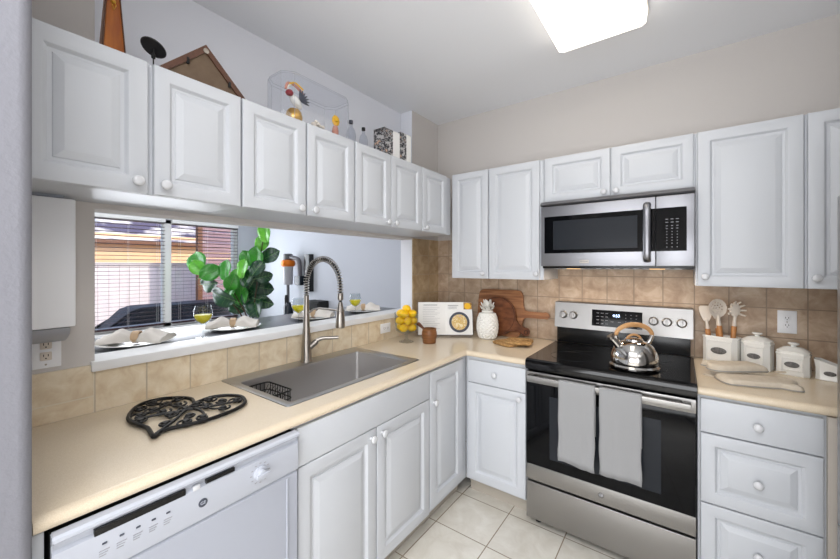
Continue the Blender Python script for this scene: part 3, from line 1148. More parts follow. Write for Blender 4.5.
# local +x towards the spout
obj('body', lathe(nb(), [(0, 0), (.108, 0), (.114, .004), (.115, .012), (.110, .017), (.106, .020), (.109, .032), (.108, .058), (.101, .085), (.086, .110), (.064, .128), (.045, .134), (.044, .137), (0, .137)], 40), M['chrome'], kt)
lid = obj('lid', lathe(nb(), [(0, .137), (.043, .137), (.041, .143), (.028, .149), (0, .151)], 30), M['chrome'], kt)
obj('lid_knob', tube(nb(), smooth_poly([(-.036, 0, .142), (-.026, 0, .156), (0, 0, .165), (.026, 0, .156), (.036, 0, .142)], 5, False), .0055, 10), M['woodhandle'], lid)
bm = tube(nb(), [(.072, 0, .100), (.095, 0, .128), (.116, 0, .150)], [.021, .017, .014], 18)
sp_ = obj('spout', bm, M['chrome'], kt)
obj('spout_cap', tube(nb(), [(.113, 0, .147), (.125, 0, .160)], [.0165, .0155], 18), M['nickel'], sp_)
hpts = []
for k in range(21):
    a = R_(10 + 160 * k / 20)
    hpts.append((.095 * math.cos(a), 0, .146 + .070 * math.sin(a) ** .8))
hd = obj('handle', tube(nb(), hpts, [.0095 + .003 * math.sin(PI * k / 20) for k in range(21)], 14), M['woodhandle'], kt)
for s in (-1, 1):
    obj('handle_bracket', tube(nb(), [(s * .070, 0, .115), (s * .086, 0, .138), (s * .093, 0, .162)], .0105, 12), M['chrome'], kt)
bm = tube(nb(), [(.118, 0, .165), (.104, 0, .172), (.084, 0, .178)], .004, 8)
obj('spout_lever', bm, M['nickel'], kt)

# ---------------------------------------------------------------- microwave
mw = thing('microwave', 'stainless over-the-range microwave with a dark window', 'microwave', (1.0295, 0, 0))
obj('body', bx(.003, RW - .003, -.375, -.012, 1.432, 1.845, .002), M['black'], mw)
bm = nb()
prism(bm, [(-.376, 1.815), (-.405, 1.815), (-.415, 1.822), (-.400, 1.840), (-.376, 1.845)], .0, RW, 'x', .001)
obj('vent_strip', bm, M['steel_mw'], mw)
dr = obj('door', bx(.001, .596, -.402, -.377, 1.446, 1.811, .004), M['steel_mw'], mw)
fr = bx(.022, .596, -.4035, -.398, 1.524, 1.748, .001, 1)
obj('door_glass', fr, M['black_glass'], dr)
obj('window_mesh', bx(.075, .515, -.4045, -.4025, 1.545, 1.72, .001, 1), M['window_mesh'], dr)
hpts = [(.560, -.402, 1.474), (.560, -.428, 1.481), (.560, -.441, 1.51), (.560, -.446, 1.62), (.560, -.441, 1.735), (.560, -.428, 1.768), (.560, -.402, 1.776)]
bm = tube(nb(), smooth_poly(hpts, 5, False), .010, 14)
for v in bm.verts:
    v.co.x = .560 + (v.co.x - .560) * 1.75
obj('handle', bm, M['steel_mw'], dr)
bp_ = obj('brand_plate', bx(.225, .275, -.4035, -.401, 1.463, 1.483, .001, 1), M['nickel'], dr)
text_obj('brand_letters', 'FRIGIDAIRE', .0078, M['mark'], bp_, (.25, -.4040, 1.473), (PI / 2, 0, 0), .0003)
cpn = obj('control_panel', bx(.598, RW - .001, -.402, -.377, 1.446, 1.811, .004), M['steel_mw'], mw)
kp = obj('keypad', bx(.598, RW - .033, -.4035, -.398, 1.524, 1.748, .001, 1), M['black_glass'], cpn)
bm = nb()
for j, zz in enumerate((1.688, 1.672, 1.654, 1.640, 1.624, 1.609, 1.594, 1.579, 1.564, 1.545)):
    for i in range(3):
        ww = .006 if j in (0, 1) else (.004 if j < 4 else .0022)
        xx = .645 + i * .022
        box(bm, xx - ww, xx + ww, -.4045, -.4030, zz - .0015, zz + .0015)
obj('keypad_print', bm, M['grey_print'], kp, smooth=False)
for x in (.17, .60):
    tl = obj('task_lamp', bx(x - .035, x + .035, -.33, -.28, 1.4285, 1.4325, .001, 1), M['warm_lamp'], mw)
    ll = light('microwave_task_light', 'AREA', (1.0295 + x, -.305, 1.425), (0, 0, 0), 0.6, (1.0, .80, .60), shape='RECTANGLE', size=.07, size_y=.05)
bm = nb()
for k in range(14):
    box(bm, .05 + k * .048, .082 + k * .048, -.27, -.10, 1.4295, 1.4322)
obj('bottom_grille', bm, M['steel_dark'], mw, smooth=False)

# ---------------------------------------------------------------- refrigerator beside the right counter
rf = thing('refrigerator', 'tall stainless refrigerator on the right wall, only an edge of it in view', 'refrigerator', (2.142, -1.775, 0))
obj('body', bx(.065, .80, 0, .875, .03, 1.68, .004), M['steel'], rf)
obj('door', bx(0, .06, .002, .873, .62, 1.675, .008), M['steel'], rf)
obj('freezer_drawer', bx(0, .06, .002, .873, .05, .61, .008), M['steel'], rf)
c = cabinet('bridge_cabinet', 'white cabinet above the refrigerator at the right edge', (2.215, -.90, 0), R_(-90), .875, .70, 1.72, 2.125)
door(c, .003, 1.722, .432, .40, .39, 1.76)
door(c, .440, 1.722, .432, .40, .48, 1.76)

# ---------------------------------------------------------------- ceiling lamp
lx0, lx1, ly0, ly1 = 1.190, 1.604, -1.80, -.592
cl = thing('ceiling_light', 'rectangular ceiling light with a glowing white diffuser', 'lamp', ((lx0 + lx1) / 2, (ly0 + ly1) / 2, ZC))
hw, hl = (lx1 - lx0) / 2, (ly1 - ly0) / 2
obj('base', bx(-hw - .005, hw + .005, -hl - .005, hl + .005, -.022, -.001, .003), M['lamp_rim'], cl)
bm = nb()
o8 = [(-hw, -hl + .02), (-hw + .02, -hl), (hw - .02, -hl), (hw, -hl + .02), (hw, hl - .02), (hw - .02, hl), (-hw + .02, hl), (-hw, hl - .02)]
a = [bm.verts.new((x, y, -.024)) for x, y in o8]
b = [bm.verts.new((x * .97, y * .99, -.075)) for x, y in o8]
for k in range(8):
    bm.faces.new((a[k], a[(k + 1) % 8], b[(k + 1) % 8], b[k]))
bm.faces.new(a)
bm.faces.new(b)
obj('diffuser', bm, M['lamp'], cl, smooth=False)

# ---------------------------------------------------------------- outlets
def outlet(label, loc, rot, horizontal=False, gfci=False, blank=False, w=.072, h=.118):
    t = thing('wall_outlet', label, 'outlet', loc, rot[2])
    W, H = (h, w) if horizontal else (w, h)
    obj('cover_plate', bx(-W / 2, W / 2, -.005, 0, -H / 2, H / 2, .0015), M['boxwhite'], t)
    for s in (-1, 1):
        cx_, cz_ = (s * .019, 0) if horizontal else (0, s * .019)
        bm = nb()
        box(bm, cx_ - .014, cx_ + .014, -.007, -.004, cz_ - .014, cz_ + .014, .003, 2)
        oo = obj('socket', bm, M['silicone' if gfci else 'boxwhite'], t)
        bm = nb()
        box(bm, cx_ - .0065, cx_ - .0045, -.0076, -.006, cz_ - .001, cz_ + .007)
        box(bm, cx_ + .0045, cx_ + .0065, -.0076, -.006, cz_ - .001, cz_ + .007)
        lathe(bm, [(0, 0), (.0022, 0), (.0022, .0016), (0, .0016)], 10, (cx_, -.006, cz_ - .007), Matrix.Rotation(R_(90), 4, 'X'))
        obj('slot', bm, M['black_matt'], oo, smooth=False)
    bm = lathe(nb(), [(0, 0), (.003, 0), (.003, .001), (0, .0012)], 10, ((0, -.005, 0) if gfci is False else (0, -.005, -H / 2 + .012)), Matrix.Rotation(R_(90), 4, 'X'))
    obj('screw', bm, M['nickel'], t)
    return t
outlet('white double wall outlet on the brown tiles above the canisters', (2.179, -.0105, 1.156), (0, 0, 0))
outlet('white double wall outlet below the white wall box', (.0005, -2.412, 1.162), (0, 0, R_(90)), gfci=True, w=.075, h=.118)
outlet('small white wall outlet on its side on the tiles near the lemons', (.0105, -.708, 1.000), (0, 0, R_(90)), horizontal=True, w=.068, h=.105)

# wall box at the left
wbx = thing('wall_box', 'white wall-mounted box with a curved grey underside at the left', 'dispenser', (.001, -2.515, 1.236), R_(90))
obj('cover', bx(.004, .157, -.120, -.010, .012, .430, .006, 3), M['boxwhite'], wbx)
obj('back_plate', bx(.004, .135, -.100, 0, .4305, .452, .01, 3), M['grey_rim'], wbx)
bm = nb()
prism(bm, [(.004, -.001), (.150, -.001), (.150, -.100), (.140, -.108), (.004, -.108)], -.010, .0115, 'z', .003)
pts = [(0, .0), (-.118, .0), (-.105, -.022), (-.08, -.038), (-.04, -.052), (0, -.058)]
bm.free()
bm = prism(nb(), [(y_, z_ + .010) for y_, z_ in pts], .008, .145, 'x', .002)
obj('tray', bm, M['grey_rim'], wbx)

# ---------------------------------------------------------------- things on the left counter
hp_ = [(.43, -2.239), (.348, -2.229), (.295, -2.239), (.233, -2.245), (.178, -2.233), (.107, -2.193), (.081, -2.149), (.089, -2.103), (.138, -2.054), (.186, -2.038), (.237, -2.048), (.231, -2.021),
       (.227, -1.98), (.256, -1.936), (.307, -1.91), (.36, -1.919), (.399, -1.943), (.424, -1.986), (.434, -2.036), (.436, -2.093), (.423, -2.146), (.407, -2.195), (.414, -2.22)]
ht = thing('heart_trivet', 'black cast-iron heart-shaped trivet with scrollwork on the countertop', 'trivet', (.29, -2.10, .9155))
ol = smooth_poly([(x - .29, y + 2.10) for x, y in hp_], 4)
bm = tube(nb(), [(x, y, .010) for x, y in ol], .0068, 8, closed=True)
obj('outer_rim', bm, M['iron'], ht)
def inside(p, poly):
    c_ = False
    for (x1, y1), (x2, y2) in zip(poly, poly[1:] + poly[:1]):
        if (y1 > p[1]) != (y2 > p[1]) and p[0] < (x2 - x1) * (p[1] - y1) / (y2 - y1) + x1:
            c_ = not c_
    return c_
bm = nb()
rnd = random.Random(11)
def iron_tube(pts, r=.0036):
    tube(bm, [(x, y, .012) for x, y in pts], r, 6)
cen = []
tries = 0
while len(cen) < 21 and tries < 20000:
    tries += 1
    p = (rnd.uniform(-.21, .145), rnd.uniform(-.145, .19))
    if inside(p, ol) and min((Vector(p) - Vector(q)).length for q in ol) > .017 and all((Vector(p) - Vector(q)).length > .047 for q in cen):
        cen.append(p)
for i, (cx_, cy_) in enumerate(cen):
    r0 = rnd.uniform(.016, .024)
    a0 = rnd.uniform(0, 6.28)
    sg = rnd.choice((-1, 1))
    pts = []
    for k in range(22):
        a = a0 + sg * k * .36
        r = r0 * (1.25 - k / 22 * .95)
        p = (cx_ + r * math.cos(a), cy_ + r * math.sin(a))
        if inside(p, ol):
            pts.append(p)
    if len(pts) > 4:
        iron_tube(smooth_poly(pts, 1, False))
    lathe(bm, [(0, .005), (.010, .005), (.012, .012), (.008, .019), (0, .020)], 10, (cx_, cy_, 0))
for a_, b_ in zip(cen, cen[3:]):
    if (Vector(a_) - Vector(b_)).length < .09:
        mid = ((a_[0] + b_[0]) / 2 + .01, (a_[1] + b_[1]) / 2 - .012)
        iron_tube(smooth_poly([a_, mid, b_], 5, False))
# leaves along a stem from tip to notch
iron_tube(smooth_poly([(.13, -.13), (.07, -.06), (.0, .0), (-.05, .055)], 6, False), .005)
iron_tube(smooth_poly([(-.19, -.06), (-.12, -.02), (-.05, .0), (.04, .03), (.12, .02)], 6, False), .0045)
iron_tube(smooth_poly([(-.05, -.13), (-.03, -.07), (.0, .0), (.04, .08), (.07, .17)], 6, False), .0045)
iron_tube(smooth_poly([(-.15, .03), (-.10, -.04), (-.06, -.13)], 6, False), .0045)
obj('scrollwork', bm, M['iron'], ht)
bm = nb()
for x, y in ((.12, -.12), (-.17, -.08), (.05, .17)):
    lathe(bm, [(0, 0), (.006, 0), (.006, .012), (0, .012)], 10, (x, y, 0))
obj('foot', bm, M['iron'], ht)

# lemons in a footed glass
LX, LY = .178, -.672
lb_ = thing('footed_glass_bowl', 'clear footed glass bowl filled with lemons', 'bowl', (LX, LY, .9155))
bm = nb()
lathe(bm, [(0, 0), (.052, 0), (.053, .003), (.030, .010), (.010, .022), (.009, .045), (.020, .056), (.058, .068), (.075, .085), (.081, .12), (.085, .205), (.083, .205), (.079, .12), (.072, .090), (.055, .074), (0, .066)], 36)
obj('glass', bm, M['glass'], lb_)
def lemon_mesh():
    bm = nb()
    prof = []
    for k in range(15):
        a = PI * k / 14
        z = -.036 * math.cos(a)
        r = .0275 * math.sin(a) ** .85
        if k in (1, 13):
            r *= .8
        prof.append((r if 0 < k < 14 else 0, z * (1.0 if 1 < k < 13 else 1.03)))
    lathe(bm, prof, 18)
    me = bpy.data.meshes.new('lemon')
    bmesh.ops.recalc_face_normals(bm, faces=bm.faces)
    bm.to_mesh(me)
    bm.free()
    me.materials.append(M['lemon'])
    me.shade_smooth()
    return me
LM = lemon_mesh()
k = 0
for z, rad, n_, a0 in ((.103, .0415, 4, .2), (.150, .043, 4, .9), (.198, .0415, 4, .3), (.232, .0, 1, 0)):
    for j in range(n_):
        a = a0 + 2 * PI * j / n_
        o = bpy.data.objects.new('lemon', LM)
        COL.objects.link(o)
        o.location = (LX + rad * math.cos(a), LY + rad * math.sin(a), .9155 + z)
        o.rotation_euler = (R_(90 + 12 * math.sin(k * 2.1)), R_(8 * math.cos(k)), a + R_(70))
        tag(o, 'yellow lemon in the clear footed glass bowl', 'lemon', 'lemons in the glass bowl')
        k += 1

# mortar and pestle
mo = tag(obj('mortar', lathe(nb(), [(0, 0), (.043, 0), (.046, .004), (.047, .014), (.046, .020), (.050, .036), (.053, .058), (.051, .078), (.047, .090), (.049, .096), (.049, .101), (.044, .101), (.044, .085), (.040, .045), (.02, .028), (0, .026)], 32, (.328, -.607, .9155)), M['mortar']), 'turned wooden mortar beside the open cookbook', 'mortar')
pm = Matrix.Rotation(R_(-48), 4, 'Y')
bm = lathe(nb(), [(0, 0), (.012, .002), (.015, .012), (.013, .03), (.0085, .05), (.0085, .09), (.012, .115), (.013, .128), (.008, .136), (0, .138)], 18, mx=Matrix.Rotation(R_(35), 4, 'Z') @ pm)
tag(obj('pestle', bm, M['walnut'], loc=(.345, -.598, .962)), 'dark wooden pestle leaning in the mortar', 'pestle')

# cookbook on a stand
cb = thing('open_cookbook', 'open cookbook with a food photo leaning on a stand in the corner', 'book', (.315, -.375, .9185), R_(36))
lean = R_(-14)
LMX = Matrix.Rotation(lean, 4, 'X')
def leaned(bm):
    bm.transform(LMX)
    return bm
PW, PH = .205, .245
bm = nb()
box(bm, -PW - .004, PW + .004, .010, .013, .012, .012 + PH + .006, .001, 1)
obj('cover', leaned(bm), M['mark'], cb)
def page(sgn):
    bm = nb()
    nx = 10
    fr_, bk = [], []
    for i in range(nx + 1):
        u = i / nx
        y = -.006 * math.sin(PI * min(1, u * 1.3)) * (1 - u * .3) + .004
        for lst, yy in ((fr_, y), (bk, .0098)):
            lst.append([bm.verts.new((sgn * u * PW, yy, z)) for z in (.015, .015 + PH)])
    for lst in (fr_, bk):
        for a, b in zip(lst, lst[1:]):
            bm.faces.new((a[0], b[0], b[1], a[1]))
    for a, b, c_, d in ((fr_[0], bk[0], fr_[0], bk[0]), (fr_[-1], bk[-1], 0, 0)):
        bm.faces.new((a[0], b[0], b[1], a[1]))
    for q in (0, 1):
        for i in range(nx):
            bm.faces.new((fr_[i][q], fr_[i + 1][q], bk[i + 1][q], bk[i][q]))
    return leaned(bm)
pl = obj('page', page(-1), M['paper'], cb)
pr_ = obj('page', page(1), M['paper'], cb)
bm = nb()
box(bm, -.165, -.06, -.0052, -.003, .235, .240)
for j in range(13):
    box(bm, -.17, -.04 - .02 * (j % 3), -.0052, -.0035, .215 - j * .013, .2165 - j * .013)
obj('printed_text', leaned(bm), M['ink'], pl, smooth=False)
bm = lathe(nb(), [(0, 0), (.076, 0), (.077, .003), (.066, .004), (0, .0035)], 30, (.105, -.0015, .108), Matrix.Rotation(R_(90), 4, 'X'))
fp = obj('plate_photo', leaned(bm), M['mark'], pr_)
bm = lathe(nb(), [(0, 0), (.060, 0), (.056, .004), (.03, .006), (0, .0065)], 24, (.105, -.0045, .108), Matrix.Rotation(R_(90), 4, 'X'))
obj('food_photo', leaned(bm), M['food'], pr_)
bm = nb()
box(bm, .140, .203, -.0045, -.0005, .205, .257)
sp3 = obj('small_photo', leaned(bm), M['straw'], pr_, smooth=False)
bm = lathe(nb(), [(0, 0), (.024, 0), (.022, .0015), (0, .002)], 22, (.170, -.0046, .228), Matrix.Rotation(R_(90), 4, 'X'))
obj('bowl_photo', leaned(bm), M['yellow'], sp3)
bm = nb()
box(bm, .02, .10, -.006, -.004, .232, .236)
for j in range(3):
    box(bm, .02, .09, -.006, -.004, .222 - j * .007, .2235 - j * .007)
obj('printed_text', leaned(bm), M['ink'], pr_, smooth=False)
st = thing('book_stand', 'clear stand holding up the open cookbook', 'stand', (.315, -.375, .9155), R_(36))
bm = nb()
box(bm, -.19, .19, -.022, .012, 0, .002, .0008, 1)
box(bm, -.19, .19, -.022, -.019, .002, .018, .0008, 1)
obj('shelf', bm, M['acrylic'], st)
bm = nb()
for s in (-1, 1):
    tube(bm, [(s * .11, .018, .003), (s * .11, .085, .24)], .003, 8)
    tube(bm, [(s * .11, .085, .24), (s * .11, .14, .004)], .003, 8)
obj('leg', bm, M['acrylic'], st)

# pineapple jar
pj = thing('pineapple_jar', 'white ceramic pineapple jar in front of the wooden boards', 'jar', (.588, -.235, .9155))
bm = nb()
seg, rows = 26, 22
def prad(t):
    return .039 + .033 * math.sin(PI * min(1, (t * .86 + .10))) ** .75
vr = []
NU, NV = 112, 72
for j in range(NV + 1):
    t = j / NV
    row = []
    for i in range(NU):
        u = i / NU
        r = prad(t)
        if t > .93:
            r *= 1 - ((t - .93) / .07) ** 2 * .35
        if t < .04:
            r *= .92 + t * 2
        a, b = u * 14 + t * 7, u * 14 - t * 7
        d1 = abs((a % 1) - .5) * 2
        d2 = abs((b % 1) - .5) * 2
        h = (1 - max(d1, d2) ** 2)
        e = 1 if .04 < t < .95 else 0
        r += .0095 * h * e
        row.append(bm.verts.new((r * math.cos(2 * PI * u), r * math.sin(2 * PI * u), .198 * t)))
    vr.append(row)
for a, b in zip(vr, vr[1:]):
    for i in range(NU):
        bm.faces.new((a[i], a[(i + 1) % NU], b[(i + 1) % NU], b[i]))
bm.faces.new(vr[0])
bm.faces.new(vr[-1])
obj('body', bm, M['ceramic'], pj, angle=80)
bm = nb()
lathe(bm, [(0, .198), (.042, .198), (.040, .206), (.022, .210), (.018, .22), (0, .222)], 24)
for lay, (zz, n_, L_, sp2) in enumerate(((.204, 7, .040, 1.0), (.224, 6, .046, .75), (.246, 5, .044, .40))):
    for k in range(n_):
        a = 2 * PI * (k + .5 * lay) / n_
        d = Vector((math.cos(a), math.sin(a), 0))
        s = Vector((-d.y, d.x, 0))
        base = d * .012 + Vector((0, 0, zz))
        mid = base + d * L_ * sp2 * .8 + Vector((0, 0, L_ * .35))
        tip = base + d * L_ * sp2 * 1.1 + Vector((0, 0, L_ * .95))
        q = [base - s * .010, base + s * .010, mid + s * .016, tip, mid - s * .016]
        f = [bm.verts.new(v) for v in q] + [bm.verts.new(v - d * .007 - Vector((0, 0, .003))) for v in q]
        bm.faces.new(f[:5])
        bm.faces.new(f[5:][::-1])
        for i in range(5):
            bm.faces.new((f[i], f[(i + 1) % 5], f[5 + (i + 1) % 5], f[5 + i]))
lathe(bm, [(0, .21), (.014, .21), (.012, .25), (.004, .275), (0, .277)], 12)
obj('leaf_lid', bm, M['ceramic'], pj)

# cutting boards leaning on the tiles
def board(name, outline, th, m, loc, lean_, label, groove=None, holes=None):
    bm = prism(nb(), outline, -th, 0, 'y', .004)
    if groove:
        tube(bm, [(x, -th + .0012, z) for x, z in groove], .0022, 6, closed=True, mi=1)
    bm.transform(Matrix.Rotation(lean_, 4, 'X'))
    o = obj(name, bm, [m, M['board_groove']], loc=loc)
    return tag(o, label, 'cutting board')
rect = [(0, .05), (.006, .015), (.035, .001), (.16, .0005), (.31, .001), (.345, .012), (.358, .05), (.366, .11), (.372, .138), (.392, .150), (.52, .152), (.545, .152), (.557, .165), (.560, .176), (.555, .190), (.54, .199), (.52, .198), (.40, .200), (.380, .208), (.368, .230), (.362, .30), (.350, .330), (.325, .349), (.18, .350), (.045, .349), (.010, .335), (.0, .30), (0, .17)]
board('cutting_board', smooth_poly(rect, 3), .018, M['walnut2'], (.424, -.075, .9155), R_(-9), 'large rectangular wooden board with a handle, leaning behind the round board')
rc = []
CXR, CZR, RR = .175, .152, .150
aH = R_(-23)
for k in range(29):
    a = aH + R_(16) + (2 * PI - R_(32)) * k / 28
    rc.append((CXR + RR * math.cos(a), CZR + RR * math.sin(a)))
ux, uz = math.cos(aH), math.sin(aH)
vx, vz = -uz, ux
for d, s in ((.165, -.028), (.19, -.022), (.215, -.022), (.235, -.030), (.255, -.032), (.272, -.02), (.278, 0), (.272, .02), (.255, .032), (.235, .030), (.215, .022), (.19, .022), (.165, .028)):
    rc.append((CXR + ux * d + vx * s, CZR + uz * d + vz * s))
rc2 = [(x, max(.0005, z)) for x, z in rc]
o = board('cutting_board', rc2, .016, M['walnut'], (.428, -.115, .9155), R_(-10), 'round wooden paddle board with short handle in front of the rectangular board', groove=[(CXR + RR * .93 * math.cos(a_), CZR + RR * .93 * math.sin(a_)) for a_ in [R_(q) for q in range(0, 360, 8)]])
# ring hole mark on the paddle
bm = tube(nb(), [(CXR + ux * .253 + .013 * math.cos(q), -.0172, max(.004, CZR + uz * .253 + .013 * math.sin(q))) for q in [R_(v) for v in range(0, 360, 20)]], .0022, 6, closed=True)
bm.transform(Matrix.Rotation(R_(-10), 4, 'X'))
obj('handle_hole', bm, M['iron'], o)

# woven trivets
def woven(cx_, cy_, r, rot, z, label):
    pts = []
    for k in range(8):
        a = rot + 2 * PI * k / 8
        rr_ = r * (1.0 if k % 2 == 0 else .80)
        pts.append((rr_ * math.cos(a), rr_ * math.sin(a)))
    ol_ = smooth_poly(pts, 4)
    bm = nb()
    for s in (1, .82, .64, .46, .28, .12):
        tube(bm, [(x * s, y * s, .0065) for x, y in ol_], .0085 * (1 if s > .2 else .8), 8, closed=True)
    o = obj('woven_trivet', bm, M['straw'], loc=(cx_, cy_, z), angle=80)
    tag(o, label, 'trivet', 'woven trivets by the stove')
woven(.79, -.315, .105, .3, .9175, 'woven straw trivet lying flat on the counter, lower of two')
woven(.855, -.31, .10, 1.0, .9345, 'woven straw trivet overlapping the other, closer to the stove')

# ---------------------------------------------------------------- things on the right counter
def squircle(w_, d_, c_):
    return [(-w_ + c_, -d_), (w_ - c_, -d_), (w_, -d_ + c_), (w_, d_ - c_), (w_ - c_, d_), (-w_ + c_, d_), (-w_, d_ - c_), (-w_, -d_ + c_)]
def canister(label, loc, rot, w_, d_, h_, lid=True):
    t = thing('canister', label, 'canister', loc, rot, 'white ceramic canisters')
    bm = nb()
    lv = [(1.0, 0), (1.03, .004), (1.03, .010), (1.0, .014), (1.0, h_ - .014), (1.04, h_ - .010), (1.04, h_ - .003), (1.0, h_)]
    base = squircle(w_, d_, .018)
    vr = [[bm.verts.new((x * s, y * s, z)) for x, y in base] for s, z in lv]
    for a, b in zip(vr, vr[1:]):
        for k in range(8):
            bm.faces.new((a[k], a[(k + 1) % 8], b[(k + 1) % 8], b[k]))
    bm.faces.new(vr[0])
    if lid:
        bm.faces.new(vr[-1])
    else:
        inn = [[bm.verts.new((x * .92, y * .92, z)) for x, y in base] for z in (h_, .02)]
        for a, b in ((vr[-1], inn[0]), (inn[0], inn[1])):
            for k in range(8):
                bm.faces.new((a[k], a[(k + 1) % 8], b[(k + 1) % 8], b[k]))
        bm.faces.new(inn[1])
    obj('body', bm, M['ceramic'], t, angle=25)
    # raised square moulding on the front and the grey oval
    bm = nb()
    fw, z0_, z1_ = w_ - .020, .024, h_ - .022
    for (a, b, c_, d) in ((-fw, fw, z0_, z0_ + .004), (-fw, fw, z1_ - .004, z1_), (-fw, -fw + .004, z0_, z1_), (fw - .004, fw, z0_, z1_)):
        box(bm, a, b, -d_ - .005, -d_ + .001, c_, d, .0012, 1)
    obj('front_moulding', bm, M['ceramic'], t)
    bm = nb()
    oz = h_ * .50
    ew = w_ * .46
    lathe(bm, [(0, 0), (1, 0), (1, .003), (.9, .004), (0, .004)], 26, (0, 0, 0), None)
    for v in bm.verts:
        v.co = Vector((v.co.x * ew, -d_ - .0005 - v.co.z, oz + v.co.y * ew * .52))
    obj('oval_label', bm, M['oval'], t)
    if lid:
        bm = nb()
        lv = [(.97, h_), (1.0, h_ + .004), (1.0, h_ + .008), (.80, h_ + .016), (.62, h_ + .024), (.35, h_ + .028)]
        vr = [[bm.verts.new((x * s, y * s, z)) for x, y in base] for s, z in lv]
        for a, b in zip(vr, vr[1:]):
            for k in range(8):
                bm.faces.new((a[k], a[(k + 1) % 8], b[(k + 1) % 8], b[k]))
        bm.faces.new(vr[0])
        bm.faces.new(vr[-1])
        l_ = obj('lid', bm, M['ceramic'], t, angle=30)
        obj('lid_knob', lathe(nb(), [(0, h_ + .026), (.010, h_ + .028), (.009, h_ + .034), (.019, h_ + .038), (.022, h_ + .042), (.018, h_ + .047), (0, h_ + .049)], 20), M['ceramic'], l_)
    return t
ZT = .9155
canister('open white ceramic crock holding the cooking utensils', (1.912, -.100, ZT), R_(-20), .074, .044, .152, False)
canister('tall lidded white ceramic canister beside the utensil crock', (2.053, -.112, ZT), R_(-24), .057, .046, .140)
canister('medium lidded white ceramic canister below the outlet', (2.180, -.142, ZT), R_(-18), .057, .044, .108)
cj = thing('creamer_jug', 'small open white ceramic jug with a spout, cut off by the right edge', 'jug', (2.296, -.165, ZT), R_(-14))
bm = nb()
base = squircle(.045, .036, .014)
def rimz(x):
    return .072 + (.014 if x < -.03 else 0) - .006 * (x / .045)
lv = [[(x * s_, y * s_, z) for x, y in base] for s_, z in ((1.0, 0), (1.03, .004), (1.0, .010), (1.0, .055))]
lv.append([(x * (1.12 if x < -.04 else 1.03), y * 1.03, rimz(x)) for x, y in base])
lv.append([(x * (1.08 if x < -.04 else .97), y * .97, rimz(x) + .001) for x, y in base])
lv.append([(x * .92, y * .92, .05) for x, y in base])
lv.append([(x * .90, y * .90, .010) for x, y in base])
vr = [[bm.verts.new(p) for p in l_] for l_ in lv]
for a, b in zip(vr, vr[1:]):
    for k in range(8):
        bm.faces.new((a[k], a[(k + 1) % 8], b[(k + 1) % 8], b[k]))
bm.faces.new(vr[0])
bm.faces.new(vr[-1])
obj('body', bm, M['ceramic'], cj, angle=25)
bm = lathe(nb(), [(0, 0), (1, 0), (1, .003), (.9, .004), (0, .004)], 26)
for v in bm.verts:
    v.co = Vector((v.co.x * .020, -.0365 - v.co.z, .034 + v.co.y * .0105))
obj('oval_label', bm, M['oval'], cj)

# utensils in the crock
def utensil(name, label, loc, rx, ry, rz, build, L_=.17):
    t = thing(name, label, 'utensil', loc, 0, 'cream utensils in the crock')
    t.rotation_euler = (rx, ry, rz)
    obj('handle', tube(nb(), [(0, 0, 0), (0, 0, L_ * .5), (0, 0, L_)], [.009, .011, .012], 14), M['beech'], t)
    bm = nb()
    tube(bm, [(0, 0, L_), (0, 0, L_ + .03), (0, 0, L_ + .055)], [.0095, .007, .008], 12)
    build(bm, L_ + .05)
    obj('head', bm, M['silicone'], t, angle=50)
    return t
def h_skimmer(bm, z0):
    # disc with ring holes (drawn as dark small wells) : build annular grid with real holes
    R0 = .050
    n = 26
    cz = z0 + R0 - .006
    G = 25
    grid = {}
    def ok(i, j):
        x = (i + .5) / G * 2 - 1
        y = (j + .5) / G * 2 - 1
        if x * x + y * y > 1:
            return False
        r = math.hypot(x, y)
        return True
    holes = [(0, 0)] + [(.30 * math.cos(a * PI / 3), .30 * math.sin(a * PI / 3)) for a in range(6)] + [(.58 * math.cos(a * PI / 6 + .2), .58 * math.sin(a * PI / 6 + .2)) for a in range(12)]
    NG = 40
    V = {}
    def vtx(i, j, s):
        key = (i, j, s)
        if key not in V:
            x = (i / NG * 2 - 1)
            y = (j / NG * 2 - 1)
            r = math.hypot(x, y)
            if r > 1:
                x, y = x / r, y / r
            dep = .008 * (1 - min(1, r) ** 2)
            V[key] = bm.verts.new((x * R0, s * .0015 + dep, cz + y * R0))
        return V[key]
    cells = set()
    for i in range(NG):
        for j in range(NG):
            x = (i + .5) / NG * 2 - 1
            y = (j + .5) / NG * 2 - 1
            if math.hypot(x, y) < .99 and not any(math.hypot(x - hx, y - hy) < .085 for hx, hy in holes):
                cells.add((i, j))
    for i, j in cells:
        for s in (-1, 1):
            bm.faces.new([vtx(a, b, s) for a, b in ((i, j), (i + 1, j), (i + 1, j + 1), (i, j + 1))])
        for (di, dj, e0, e1) in ((-1, 0, (i, j), (i, j + 1)), (1, 0, (i + 1, j), (i + 1, j + 1)), (0, -1, (i, j), (i + 1, j)), (0, 1, (i, j + 1), (i + 1, j + 1))):
            if (i + di, j + dj) not in cells:
                bm.faces.new((vtx(*e0, -1), vtx(*e1, -1), vtx(*e1, 1), vtx(*e0, 1)))
def h_pasta(bm, z0):
    lathe(bm, [(0, -.030), (.014, -.024), (.027, 0), (.025, .028), (.015, .042), (0, .046)], 18, (0, .004, z0 + .028), sy=.32)
    for k in range(8):
        a = R_(-20 + 220 * k / 7)
        d = Vector((math.cos(a), 0, math.sin(a)))
        c0 = Vector((0, .002, z0 + .030)) + Vector((d.x * .022, 0, d.z * .032))
        tube(bm, [c0, c0 + d * .014 + Vector((0, -.004, 0)), c0 + d * .022 + Vector((0, -.018, 0))], [.0055, .005, .0038], 8)
